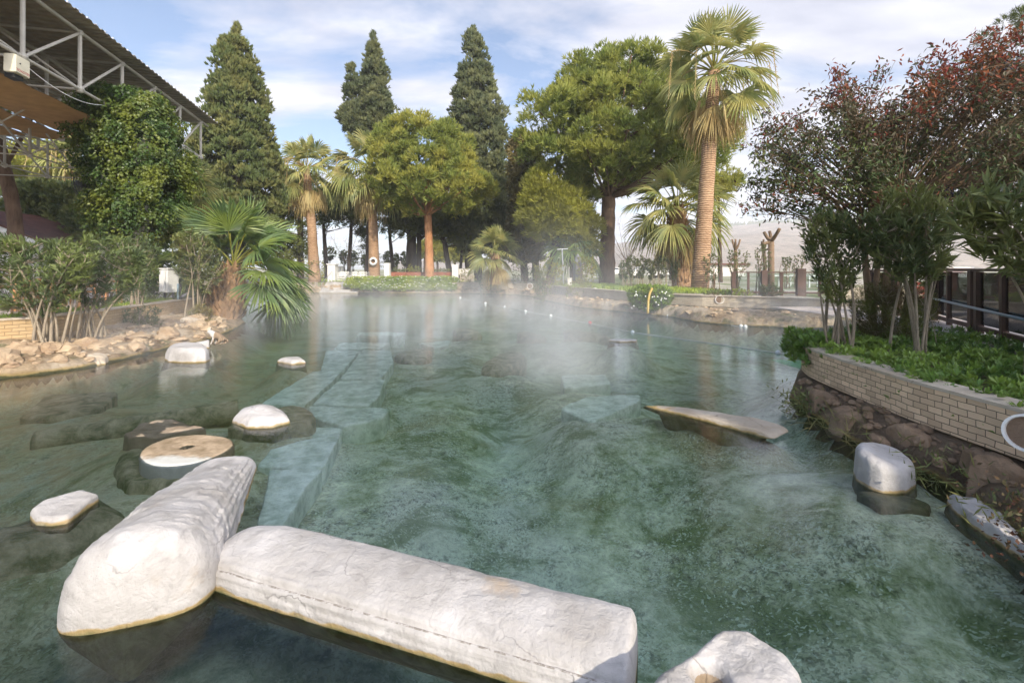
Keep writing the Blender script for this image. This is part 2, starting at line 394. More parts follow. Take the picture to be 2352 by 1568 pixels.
M_sub = Mt('submerged_marble', 0.7, 0.2)
_p = M_sub.coord()
M_sub.col(M_sub.mix(M_sub.ramp(M_sub.noise(_p, 4, 8, 0.75), [(0.40, 0), (0.62, 1)]), (0.78, 0.88, 0.74), (0.38, 0.49, 0.35)))
M_sub.bump(M_sub.noise(_p, 12, 6), 0.7, 0.03); M_sub = M_sub.m
M_groove = Mt('lichened_groove', 0.9, 0.1); _p = M_groove.coord()
M_groove.col(M_groove.mix(M_groove.ramp(M_groove.noise(_p, 22, 5, 0.75), [(0.44, 0), (0.58, 1)]), (0.25, 0.225, 0.195), (0.50, 0.475, 0.45))); M_groove = M_groove.m
M_subg = Mt('algae_stone', 0.8, 0.2)
_p = M_subg.coord()
_c = M_subg.mix(M_subg.ramp(M_subg.noise(_p, 4, 7, 0.7, 0.5), [(0.38, 0), (0.62, 1)]), (0.14, 0.16, 0.07), (0.52, 0.46, 0.30))
M_subg.col(_c); M_subg.bump(M_subg.noise(_p, 9, 7, 0.7), 0.9, 0.05); M_subg = M_subg.m

_m = Mt('worn_drum_marble', 0.8, 0.2); _p = _m.coord()
_c = _m.mix(_m.ramp(_m.noise(_p, 6, 7, 0.7, .4), [(0.35, 0), (0.66, 1)]), (0.50, 0.38, 0.26), (0.24, 0.175, 0.10))
_s = _m.n('ShaderNodeSeparateXYZ'); _m.l(_p, _s.inputs[0])
_w = _m.ramp(_m.m_('MULTIPLY_ADD', _m.noise(_p, 3.5, 5, .65), .5, _m.m_('MULTIPLY', _m.m_('SUBTRACT', 5.0, _s.outputs['Y']), .9)), [(.36, 0), (.46, .9)])
_m.col(_m.mix(_w, _c, (0.62, 0.62, 0.57))); _m.bump(_m.noise(_p, 14, 7, .7), .8, .02); M_drum = _m.m
def brick_mat(name, c1, c2, mortar, bw, bh):
    m = Mt(name, 0.8, 0.2); uv0 = m.coord('uv'); nu = m.n('ShaderNodeTexNoise'); nu.inputs['Scale'].default_value = 5; nu.inputs['Detail'].default_value = 3; m.l(m.coord(), nu.inputs['Vector']); vu = m.n('ShaderNodeVectorMath', operation='MULTIPLY_ADD'); m.l(nu.outputs['Color'], vu.inputs[0]); vu.inputs[1].default_value = (.045, .022, 0); m.l(uv0, vu.inputs[2]); uv = vu.outputs[0]
    def br(a, b, mo, sm):
        n = m.n('ShaderNodeTexBrick'); m.l(uv, n.inputs['Vector']); n.inputs['Scale'].default_value = 1
        n.inputs['Brick Width'].default_value = bw; n.inputs['Row Height'].default_value = bh; n.inputs['Mortar Size'].default_value = 0.0035
        n.inputs['Mortar Smooth'].default_value = sm; n.inputs['Bias'].default_value = 0.0
        for i, v in (('Color1', a), ('Color2', b), ('Mortar', mo)): n.inputs[i].default_value = (*v, 1)
        n.offset = 0.5; n.squash = 1
        return n
    b = br(c1, c2, mortar, 0.2); p = m.coord()
    c = m.mix(m.ramp(m.noise(p, 1.1, 5), [(0.35, 0.0), (0.7, 0.55)]), b.outputs['Color'], tuple(x*0.62 for x in c2), 'MIX')
    c = m.mix(m.ramp(m.voro(p, 42), [(0.04, 0.6), (0.14, 0)]), c, tuple(x*0.35 for x in c2))
    m.col(c)
    bm = m.bump(b.outputs['Fac'], 1.0, -0.012); m.bump(m.noise(p, 45, 5), 0.5, 0.006, bm)
    return m.m
M_brickL = brick_mat('travertine_brick_warm', (0.60, 0.44, 0.25), (0.50, 0.34, 0.17), (0.16, 0.10, 0.05), 0.21, 0.075)
M_brickR = brick_mat('travertine_brick_grey', (0.90, 0.68, 0.46), (0.60, 0.44, 0.29), (0.10, 0.075, 0.055), 0.16, 0.066)
M_brickF = brick_mat('travertine_brick_cream', (0.62, 0.54, 0.42), (0.52, 0.44, 0.33), (0.28, 0.22, 0.16), 0.24, 0.075)
M_cope = stone_mat('coping_stone', (0.60, 0.52, 0.42), (0.50, 0.42, 0.32), stain=False)

# land
g = Mt('soil_and_rock', 0.9, 0.15); p = g.coord()
a = g.noise(p, 0.55, 8, 0.62); b = g.noise(p, 3.0, 9, 0.68, 0.7)
c = g.mix(g.ramp(b, [(0.30, 0), (0.66, 1)]), (0.20, 0.125, 0.07), (0.62, 0.47, 0.30))
c = g.mix(g.ramp(a, [(0.50, 0), (0.60, 0.7)]), c, (0.70, 0.60, 0.46))
c = g.mix(g.ramp(g.noise(p, 1.7, 6), [(0.54, 0), (0.62, 0.75)]), c, (0.17, 0.17, 0.07))
zs = g.n('ShaderNodeSeparateXYZ'); g.l(g.n('ShaderNodeNewGeometry').outputs['Position'], zs.inputs[0])
zt = g.m_('MULTIPLY_ADD', b, -0.12, zs.outputs['Z'])
# darker, greyer rock colour on the near right-hand bank
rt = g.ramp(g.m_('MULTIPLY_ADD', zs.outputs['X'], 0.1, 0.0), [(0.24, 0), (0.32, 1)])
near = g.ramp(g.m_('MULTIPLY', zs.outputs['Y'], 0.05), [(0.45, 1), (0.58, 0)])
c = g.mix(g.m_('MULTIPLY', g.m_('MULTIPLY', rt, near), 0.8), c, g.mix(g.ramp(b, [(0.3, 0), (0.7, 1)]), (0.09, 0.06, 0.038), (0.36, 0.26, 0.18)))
c = g.mix(g.ramp(g.m_('MULTIPLY_ADD', zt, 4.0, 0.5), [(0.46, 0.8), (0.62, 0)]), c, (0.42, 0.30, 0.10))
c = g.mix(g.ramp(g.m_('MULTIPLY_ADD', zt, 4.0, 0.5), [(0.36, 0.9), (0.46, 0)]), c, (0.05, 0.06, 0.02))
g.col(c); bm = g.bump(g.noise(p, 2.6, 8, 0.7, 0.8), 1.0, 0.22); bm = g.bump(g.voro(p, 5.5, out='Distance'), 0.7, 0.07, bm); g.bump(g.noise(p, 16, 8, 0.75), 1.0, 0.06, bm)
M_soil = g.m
g = Mt('bed_gravel', 0.85, 0.2); p = g.coord(); pw = g.coord('pos', (1, 1, 0.2))
a = g.noise(pw, 0.42, 7, 0.6, 0.4); b = g.noise(pw, 2.6, 9, 0.74, 0.35); d = g.noise(pw, 11, 4, 0.7)
c = g.mix(g.ramp(b, [(0.34, 0), (0.62, 1)]), (0.17, 0.235, 0.075), (0.80, 0.84, 0.60))
c = g.mix(g.ramp(a, [(0.44, 0), (0.56, 0.75)]), c, (0.60, 0.64, 0.50))
gm = g.ramp(g.noise(pw, 0.8, 4, 0.6, 0.5), [(0.40, 0.32), (0.56, 1)])
c = g.mix(gm, c, g.mix(1.0, c, g.ramp(d, [(0.34, 0.32), (0.50, 0.95), (0.66, 1.0)]), 'MULTIPLY'))
c = g.mix(g.m_('MULTIPLY', gm, g.ramp(g.noise(pw, 26, 3, 0.7), [(0.60, 0), (0.72, 0.5)])), c, (0.75, 0.82, 0.70))
c = g.mix(g.ramp(g.noise(pw, 0.9, 7, 0.68, 0.8), [(0.50, 0), (0.60, 0.8)]), c, (0.115, 0.175, 0.05))
c = g.mix(g.ramp(g.noise(pw, 0.55, 5, 0.6, .5), [(0.55, 0), (0.64, 0.6)]), c, (0.26, 0.25, 0.10))
vc = g.n('ShaderNodeTexVoronoi'); vc.inputs['Scale'].default_value = 60
vm_ = g.n('ShaderNodeVectorMath', operation='MULTIPLY_ADD'); nn_ = g.n('ShaderNodeTexNoise'); nn_.inputs['Scale'].default_value = 7; nn_.inputs['Detail'].default_value = 3; g.l(pw, nn_.inputs['Vector'])
g.l(nn_.outputs['Color'], vm_.inputs[0]); vm_.inputs[1].default_value = (.16, .16, .16); g.l(pw, vm_.inputs[2]); g.l(vm_.outputs[0], vc.inputs['Vector'])
sepc = g.n('ShaderNodeSeparateColor'); g.l(vc.outputs['Color'], sepc.inputs[0])
c = g.mix(g.m_('MULTIPLY', gm, g.ramp(sepc.outputs[0], [(0.80, 0), (0.92, 0.55)])), c, (0.72, 0.82, 0.66))
c = g.mix(g.m_('MULTIPLY', gm, g.ramp(sepc.outputs[1], [(0.66, 0), (0.85, 0.5)])), c, (0.05, 0.08, 0.035))
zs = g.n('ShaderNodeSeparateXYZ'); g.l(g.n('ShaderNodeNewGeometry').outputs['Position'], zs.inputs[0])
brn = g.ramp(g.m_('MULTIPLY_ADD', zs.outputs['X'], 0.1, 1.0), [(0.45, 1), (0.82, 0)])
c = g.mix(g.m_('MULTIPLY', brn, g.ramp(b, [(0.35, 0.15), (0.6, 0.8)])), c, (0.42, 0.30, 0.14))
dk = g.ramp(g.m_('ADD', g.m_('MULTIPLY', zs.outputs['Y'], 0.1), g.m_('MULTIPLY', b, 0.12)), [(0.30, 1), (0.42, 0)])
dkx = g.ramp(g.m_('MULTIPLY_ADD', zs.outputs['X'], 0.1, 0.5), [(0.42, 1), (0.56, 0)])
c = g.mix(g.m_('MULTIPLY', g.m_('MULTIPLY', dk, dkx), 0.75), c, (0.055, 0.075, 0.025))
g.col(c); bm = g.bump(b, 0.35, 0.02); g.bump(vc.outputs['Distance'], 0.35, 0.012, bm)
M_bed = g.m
g = Mt('lawn_ground', 0.95, 0.1); p = g.coord()
c = g.mix(g.ramp(g.noise(p, 0.35, 6), [(0.4, 0), (0.6, 1)]), (0.10, 0.15, 0.035), (0.30, 0.27, 0.17))
c = g.mix(g.ramp(g.noise(p, 0.12, 3), [(0.52, 0), (0.56, 1)]), c, (0.42, 0.38, 0.32))
g.col(c); g.bump(g.noise(p, 8, 5), 0.6, 0.05); M_lawn = g.m
g = Mt('pavement_stone', 0.8, 0.2); p = g.coord()
c = g.mix(g.ramp(g.noise(p, 1.5, 5), [(0.35, 0), (0.65, 1)]), (0.50, 0.44, 0.40), (0.62, 0.55, 0.50))
bt = g.n('ShaderNodeTexBrick'); g.l(p, bt.inputs['Vector']); bt.inputs['Scale'].default_value = 1.6; bt.inputs['Mortar Size'].default_value = 0.01
for i_, v_ in (('Color1', (1, 1, 1, 1)), ('Color2', (0.85, 0.85, 0.85, 1)), ('Mortar', (0.4, 0.38, 0.35, 1))): bt.inputs[i_].default_value = v_
g.col(g.mix(1.0, c, bt.outputs['Color'], 'MULTIPLY')); M_pave = g.m
g = Mt('dry_hill', 0.95, 0.1); p = g.coord()
c = g.mix(g.ramp(g.noise(p, 0.012, 8, 0.65, 0.5), [(0.35, 0), (0.62, 1)]), (0.25, 0.195, 0.15), (0.42, 0.34, 0.265))
c = g.mix(g.ramp(g.noise(p, 0.06, 6, 0.75), [(0.53, 0), (0.60, 0.8)]), c, (0.16, 0.145, 0.10))
g.col(c); g.bump(g.noise(p, 0.05, 8, 0.7), 1.0, 6.0); M_hill = g.m

# water
g = Mt('pool_water', 0.02); g.nt.nodes.remove(g.b)
p = g.coord('pos', (1, 1, 1))
w1 = g.noise(g.coord('pos', (1.0, 1.6, 1)), 5.0, 4, 0.6, 0.6); w2 = g.noise(g.coord('pos', (0.8, 2.2, 1)), 14.0, 3, 0.6, 0.4)
calm = g.ramp(g.noise(p, 0.16, 2), [(0.38, 0.25), (0.62, 1)])
hh = g.m_('MULTIPLY', g.m_('ADD', w1, g.m_('MULTIPLY', w2, 0.35)), calm)
bn = g.n('ShaderNodeBump'); bn.inputs['Strength'].default_value = 0.42; bn.inputs['Distance'].default_value = 0.018; g.l(hh, bn.inputs['Height'])
fr = g.n('ShaderNodeFresnel'); fr.inputs[0].default_value = 1.33; g.l(bn.outputs[0], fr.inputs['Normal'])
gl = g.n('ShaderNodeBsdfGlossy'); gl.inputs['Roughness'].default_value = 0.03; gl.inputs[0].default_value = (1, 1, 1, 1); g.l(bn.outputs[0], gl.inputs['Normal'])
tr = g.n('ShaderNodeBsdfTransparent'); tr.inputs[0].default_value = (0.97, 1, 1, 1)
mxs = g.n('ShaderNodeMixShader'); g.l(fr.outputs[0], mxs.inputs[0]); g.l(tr.outputs[0], mxs.inputs[1]); g.l(gl.outputs[0], mxs.inputs[2]); g.l(mxs.outputs[0], g.out.inputs[0])
va = g.n('ShaderNodeVolumeAbsorption'); va.inputs[0].default_value = (0.36, 0.86, 0.72, 1); va.inputs[1].default_value = 0.17
g.l(va.outputs[0], g.out.inputs[1]); M_water = g.m

M_steel = plain('brushed_steel', (0.62, 0.63, 0.65), 0.3, 0.9)
M_truss = plain('white_painted_steel', (0.44, 0.41, 0.35), 0.45, 0.0)
M_roof = plain('corrugated_sheet', (0.31, 0.27, 0.20), 0.5, 0.0, var=0.2)
M_tan = plain('tan_canvas', (0.40, 0.24, 0.10), 0.85, 0.0, var=0.15)
M_box = plain('cream_metal', (0.72, 0.66, 0.50), 0.4)
M_cab = plain('white_cabinet_paint', (0.72, 0.72, 0.70), 0.4)
M_black = plain('black_metal', (0.02, 0.02, 0.02), 0.5)
M_redtx = plain('red_lettering', (0.45, 0.05, 0.05), 0.6)
M_wood = plain('stained_timber', (0.085, 0.045, 0.03), 0.6, var=0.35, bump=0.4)
M_woodo = plain('orange_timber', (0.42, 0.20, 0.08), 0.5, var=0.25)
M_whitep = plain('white_paint', (0.80, 0.79, 0.76), 0.5)
M_corten = plain('corten_steel', (0.30, 0.10, 0.055), 0.7, var=0.3)
M_buoy = plain('white_plastic', (0.80, 0.82, 0.82), 0.35)
M_redb = plain('red_plastic', (0.35, 0.06, 0.06), 0.35)
M_yel = plain('yellow_pipe_plastic', (0.42, 0.29, 0.06), 0.4)
M_rope = plain('nylon_rope', (0.62, 0.62, 0.58), 0.8)
M_pipe = plain('blue_grey_pipe', (0.26, 0.36, 0.44), 0.35, 0.2)
M_wick = plain('brown_woven_mesh', (0.22, 0.15, 0.10), 0.8, bump=1.0, bs=60)
M_flower = plain('white_petals', (0.85, 0.84, 0.80), 0.6)
M_berry = plain('black_berries', (0.02, 0.018, 0.035), 0.35)
M_redroof = plain('red_roof_tiles', (0.13, 0.05, 0.035), 0.7, var=0.3)
M_wall = plain('plaster_wall', (0.66, 0.62, 0.56), 0.8)
M_glass = Mt('window_glass', 0.05, 0.5); M_glass.col((0.03, 0.04, 0.045)); M_glass = M_glass.m
M_tyre = plain('tyre_rubber', (0.02, 0.02, 0.02), 0.8)
g = Mt('clear_glass', 0.02); g.nt.nodes.remove(g.b)
gg = g.n('ShaderNodeBsdfGlossy'); gg.inputs[1].default_value = 0.02; tt = g.n('ShaderNodeBsdfTransparent'); tt.inputs[0].default_value = (0.86, 0.92, 0.92, 1)
ff = g.n('ShaderNodeFresnel'); xx = g.n('ShaderNodeMixShader'); g.l(ff.outputs[0], xx.inputs[0]); g.l(tt.outputs[0], xx.inputs[1]); g.l(gg.outputs[0], xx.inputs[2]); g.l(xx.outputs[0], g.out.inputs[0])
M_clear = g.m

# ------------------------------------------------------------------ ground, pool bed, water, hill
POOL = np.array([(-9.3,8.3),(-8.9,8.64),(-8.6,9.2),(-8.56,10.1),(-8.64,11.5),(-8.46,12.5),(-8.76,13.75),(-9.34,15.6),(-9.9,16.9),(-10.87,17.86),
 (-13.5,20.5),(-17.2,25.5),(-23,31),(-30,38),(-30,44.5),(-24.6,41.8),(-19.8,39.4),(-16.5,38.4),(-12.6,38.0),(-10.3,37.5),(-6.3,37.3),(-2.7,36.7),
 (.14,35.4),(1.7,32.6),(2.05,29),(2.85,26.1),(3.5,23.7),(4.67,21.8),(5.85,20.1),(6.6,19),(6.95,17.1),(7.8,16.1),(8.9,15.6),(9.7,15.25),(11.5,14.5),
 (12.5,12.5),(11,11.5),(9,11),(7,10.2),(5.4,8.6),(4.6,7.5),(4.25,7.0),(4.15,6.6),(3.9,5.33),(3.98,4.0),(3.7,3.3),(3.45,3.0),(3.25,2.2),(3.1,-2),(3,-5),
 (-13.9,-5),(-13.8,5),(-13,7.4),(-10.5,7.9)])
WL = [(-13.6,8.3),(-10.95,8.7),(-10.8,9.6),(-10.45,9.95),(-10.55,11.7),(-10.9,13.1),(-11.5,16.4),(-12.2,17.6)]
TL = [(x-.14, y) for x, y in WL]+[(-13.2,19.3),(-17,23.5),(-24,30.5),(-40,38),(-40,0),(-14,0)]
WR = [(4.40,-1.0),(4.40,2.2),(4.38,3.9),(4.33,4.87),(4.42,6.13),(4.52,6.9),(4.70,7.4),(5.05,7.85)]
TR = [(4.54,-5)]+[(x+.14, y-.05) for x, y in WR[1:]]+[(6.5,9.2),(9,10.2),(13,11.3),(30,12),(30,-5)]
WF = [(2.9,29.5),(3.6,26.9),(4.3,26.0),(5.66,22.4),(6.97,20.0),(7.9,18.9),(9.5,18.0),(10.5,17.4),(11.4,16.5),(13.5,15.5),(16,14.8)]
WC = [(-4.9,38.0),(.3,36.3),(2.3,33.6),(2.9,29.5)]
WD = [(-29,45.2),(-26,43.6),(-20.3,40.6),(-16.9,39.6)]
TF = WD+[(-16.3,40.6),(-12.6,40.6),(-12.4,38.9)]+WC[:-1]+WF+[(60,14),(60,80),(-60,80),(-60,46)]

MND = [(600,968,.75,-.12),(665,958,.5,-.2),(430,832,.9,-.08),(668,834,.6,-.10),(140,1160,.75,-.12),(40,1215,.7,-.2),(430,1035,.85,-.20),(340,1060,.5,-.25),(370,985,.8,-.15),(1600,950,.45,-.16),(1740,985,.40,-.12),(1500,930,.4,-.2),
 (2030,1112,.9,-.10),(2060,1150,.7,-.10),(2250,1180,.5,-.1),(150,925,1.2,-.26),(320,965,.8,-.32),(1430,784,.8,-.1),(1390,935,1.0,-.25),(1155,828,1.1,-.36), (950,810,1.2,-.4), (1076,760,1.4,-.36), (1220,766,1.6,-.38), (1350,765,1.6,-.36), (1345,872,1.1,-.33)]
MND = [(*Wp(a, b, 0)[:2], r, t) for a, b, r, t in MND]
def height(x, y):
    ins = inpoly(POOL, x, y); d, bi, bt = polydist(POOL, x, y)
    d = d+0.10*vnoise(x, y, 2.2, 3, 3)*np.clip(d*4, 0.3, 1)
    left = (x < -6) & (y < 19); right = (x > 2.9) & (y < 9.2)
    rw = np.where(left, 1.9, np.where(right, 0.5, 0.55)); bh = np.where(left, 0.5, np.where(right, 0.36, 0.44))
    s = np.clip(d/rw, 0, 1)
    lip = 0.13+0.05*vnoise(x, y, 1.4, 8, 2)
    zl = lip*np.clip(d/0.10, 0, 1)+(bh-lip)*np.where(left, s**0.9, np.where(right, s**0.6, s**0.5))
    rk = vnoise(x, y, 1.6, 11, 4)
    zl = zl+np.where(d > 0.1, 1, 0)*np.where(left, 0.11, 0.06)*(rk+.4*vnoise(x, y, 6, 14, 3))*np.clip(d*3, 0, 1)
    zl = np.minimum(zl, bh+0.05)
    ter = inpoly(TL, x, y) | inpoly(TR, x, y) | inpoly(TF, x, y)
    zl = np.where(ter | (d > 3.2), 0.84+0.012*vnoise(x, y, 0.8, 5, 2), zl)
    zl = np.where(inpoly(TR, x, y), np.where(x > 7.6, 0.80, 0.66+0.04*rk), zl)
    w_ = np.clip((x+3.4)/1.8, 0, 1); w_ = w_*w_*(3-2*w_); mx = (0.40+0.03*np.clip(y-8, 0, 20))*(1-w_)+(0.58+0.02*np.clip(y-8, 0, 20))*w_
    sm = lambda v: np.clip(v, 0, 1)**2*(3-2*np.clip(v, 0, 1)); k_ = sm((x+4.8)/1.0)*sm((-.2-x)/1.1)*sm((16-y)/2.5); mx = mx*(1-k_)+np.minimum(mx, .38)*k_
    k_ = np.exp(-((x-2.0)/1.3)**4-((y-6.2)/1.4)**4); mx = mx*(1-k_)+np.minimum(mx, .42)*k_
    mx = mx+0.16*np.exp(-((x-0.7)**2/1.5+(y-6.4)**2/1.0))+0.14*np.exp(-((x+0.0)**2/1.0+(y-3.4)**2/0.6))+0.35*np.exp(-((x+.4)**2/1.6+(y-1.8)**2/0.3))
    mx = mx-0.30*sm((x-1.2)/1.4)*sm((6.5-y)/2)
    zb = -np.minimum(0.05+d*np.where(right | left, 0.55, 0.7), mx+0.035*vnoise(x, y, 0.7, 21, 3)+0.035*vnoise(x, y, 4.5, 22, 3))
    zb = zb-0.10*np.clip(d/0.05, 0, 1)
    for a, b, r, t in MND: q = np.exp(-(((x-a)**2+(y-b)**2)/r**2)**1.3); zb = np.maximum(zb, zb*(1-q)+q*(t+.03*vnoise(x, y, 4, 31, 2)))
    return np.where(ins, zb, zl), ins

def grid(x0, x1, y0, y1, st):
    xs = np.arange(x0, x1+st/2, st); ys = np.arange(y0, y1+st/2, st); X, Yg = np.meshgrid(xs, ys)
    Z, ins = height(X, Yg); nx, ny = len(xs), len(ys)
    V = np.stack([X, Yg, Z], -1).reshape(-1, 3)
    i = (np.arange(ny-1)[:, None]*nx+np.arange(nx-1)[None]).reshape(-1)
    Q = np.stack([i, i+1, i+nx+1, i+nx], -1); inq = ins.reshape(-1)[Q].all(1)
    cxq = V[Q].mean(1); lawn = (cxq[:, 2] > 0.72) & (inpoly(TL, cxq[:, 0], cxq[:, 1]) | (cxq[:, 1] > 14))
    pave = lawn & inpoly(TL, cxq[:, 0], cxq[:, 1]) & (polydist(np.array(WL), cxq[:, 0], cxq[:, 1], False)[0] > 0.8)
    rp = (cxq[:, 0] > 7.5) & (cxq[:, 2] > 0.72) & (cxq[:, 1] < 14)
    m = np.where(lawn, 1, 0); m = np.where(pave | rp, 2, m)
    return V, Q, inq, m
gb = MB(); bb = MB()
for (x0, x1, y0, y1, st) in ((-14, 8, -4, 14, 0.075), (-34, 18, 14, 50, 0.17)):
    V, Q, inq, m = grid(x0, x1, y0, y1, st)
    bb.add(V, Q[inq]); 
    for k in range(3): gb.add(V, Q[~inq & (m == k)], m=k)
o_ = 0.0
for a in ((-3000, -34, -4, 50), (-34, -14, -4, 14), (8, 18, -4, 14), (18, 3000, -4, 50), (-3000, 3000, 50, 6000), (-3000, 3000, -400, -5)):
    gb.add([(a[0], a[2], .84), (a[1], a[2], .84), (a[1], a[3], .84), (a[0], a[3], .84)], [(0, 1, 2, 3)], m=2 if a[0] == 8 or a[:2] == (-34, -14) else 1)
def clean(mb):      # drop unused vertices
    V = np.concatenate(mb.V); Q = np.concatenate(mb.Q); u, inv = np.unique(Q, return_inverse=True)
    mb.V = [V[u]]; mb.UV = [np.zeros((len(u), 2))]; mm = np.concatenate(mb.Qm); mb.Q = [inv.reshape(-1, 4)]; mb.Qm = [mm]; mb.n = len(u)
clean(gb); clean(bb)
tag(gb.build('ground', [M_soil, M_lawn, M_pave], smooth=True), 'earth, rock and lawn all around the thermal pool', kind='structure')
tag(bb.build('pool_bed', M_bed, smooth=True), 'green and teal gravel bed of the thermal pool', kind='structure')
wb = MB(); k = len(POOL)
c0 = POOL.mean(0); out = []
for i in range(k):
    a, b, c = POOL[i-1], POOL[i], POOL[(i+1) % k]; n_ = unit(np.array([(c-a)[1], -(c-a)[0]])); s_ = 0.22
    q = b+n_*s_
    if inpoly(POOL, np.array([q[0]]), np.array([q[1]]))[0]: q = b-n_*s_
    out.append(q)
out = np.array(out)
box(wb, (-8.7, 20.4, -1.3), (44.8, 51.0, 2.6))
tag(wb.build('water', M_water), 'clear teal spring water filling the pool', kind='structure')

# distant hill, one ridge line given by (x in the photo, y of the skyline)
rid = [(900, 606), (1150, 598), (1350, 570), (1480, 548), (1560, 532), (1660, 521), (1760, 512), (1900, 509), (2050, 500), (2352, 492), (2800, 480), (3400, 500)]
hb = MB(); nx, ny = 200, 40; xs = np.linspace(900, 3400, nx); ry = np.interp(xs, [r[0] for r in rid], [r[1] for r in rid])
V = []
for j in range(ny):
    t = j/(ny-1); Y = 420+900*t
    zr = 2+(HZ-ry)*1320/F
    prof = np.clip(t, 0, 1)**0.85
    x = (xs-CX)/F*Y
    z = 0.6+(zr-0.6)*prof+vnoise(x, np.full(nx, Y), 0.006, 4, 4)*14*math.sin(math.pi*t)
    V.append(np.c_[x, np.full(nx, Y), z])
for j in range(1, 4): V.append(np.c_[(xs-CX)/F*(1320+j*150), np.full(nx, 1320+j*150), V[ny-1][:, 2]*(1-j*0.33)])
V = np.concatenate(V); i = (np.arange(ny+2)[:, None]*nx+np.arange(nx-1)[None]).reshape(-1)
hb.add(V, np.stack([i, i+1, i+nx+1, i+nx], -1))
tag(hb.build('hills', M_hill, smooth=True), 'bare pale hillside rising beyond the car park', kind='structure')
g_ = rng(91); tx = g_.uniform(1500, 3000, 1500); ty = np.interp(tx, [r[0] for r in rid], [r[1] for r in rid]); hb = MB()
hz_ = 1+2+(HZ-ty)*1320/F; X0 = (tx-CX)/F*1320
P_ = np.c_[X0, np.full(1500, 1320)+g_.uniform(-20, 60, 1500), hz_-4]
blades(hb, P_, np.tile([0, 0, 1.], (1500, 1)), np.tile([1., 0, 0], (1500, 1)), g_.uniform(9, 17, 1500), g_.uniform(6, 10, 1500))
tag(hb.build('ridge_woods', LM['pined']), 'far wood along the top of the pale hill', 'wood', kind='stuff')

# ------------------------------------------------------------------ low walls
def ribbon_wall(name, path, z0, z1, th, mat, label, cat='wall', cope=True, step=0.25, seed=0, copew=0.05):
    path = np.asarray(path, float); seg = np.r_[0, np.cumsum(np.linalg.norm(np.diff(path, axis=0), axis=1))]
    n = max(2, int(seg[-1]/step)); s = np.linspace(0, seg[-1], n)
    P = np.c_[np.interp(s, seg, path[:, 0]), np.interp(s, seg, path[:, 1])]
    t = unit(np.gradient(P, axis=0)); nn = np.c_[-t[:, 1], t[:, 0]]
    root = empty(name, (P[0, 0], P[0, 1], z0), label, cat)
    def strip(mb, off0, off1, za, zb, m=0):      # four faces of a bar following the path
        a, b = P+nn*off0, P+nn*off1; r = [np.c_[a, np.full(n, za)], np.c_[a, np.full(n, zb)], np.c_[b, np.full(n, zb)], np.c_[b, np.full(n, za)]]
        i = np.arange(n-1)
        for q in range(4):
            A, B = r[q], r[(q+1) % 4]; V = np.vstack([A, B]); 
            va, vb = ((za, zb) if q == 0 else (zb, zb+abs(off1-off0)) if q == 1 else (zb, za) if q == 2 else (0, 0.2))
            uv = np.vstack([np.c_[s, np.full(n, va)], np.c_[s, np.full(n, vb)]])
            mb.add(V, np.stack([i, i+1, n+i+1, n+i], -1)[:, ::-1], m=m, uv=uv)
        for e in (0, n-1): mb.add([x[e] for x in r], [(0, 1, 2, 3)], m=m, uv=[(0, za), (0, zb), (th, zb), (th, za)])
    mb = MB(); strip(mb, 0, th, z0, z1); part(mb, 'brick_face', mat, root)
    if cope:
        mb = MB(); strip(mb, -copew*0.3, th+copew, z1+0.002, z1+0.035); part(mb, 'coping', M_cope, root)
    return root
# path direction decides the side: +offset lies to the left of travel (land side)
ribbon_wall('travertine_wall', WL, 0.40, 0.915, 0.30, M_brickL, 'low warm travertine brick wall curving behind the stems on the left bank')
ribbon_wall('travertine_wall', WR[::-1], 0.36, 0.765, 0.26, M_brickR, 'curved grey travertine brick planter wall of the shaded right bank')
ribbon_wall('travertine_wall', WF[::-1], 0.48, 0.90, 0.26, M_brickF, 'pale travertine wall above the rocky far right shore, below the timber fence')
ribbon_wall('travertine_wall', WC[::-1], 0.40, 0.85, 0.28, M_brickF, 'low cream coping wall at the far shore right of the flowering hedge')
ribbon_wall('travertine_wall', WD[::-1], 0.35, 0.85, 0.28, M_brickF, 'cream far shore wall behind the leaning fan palm trunk')

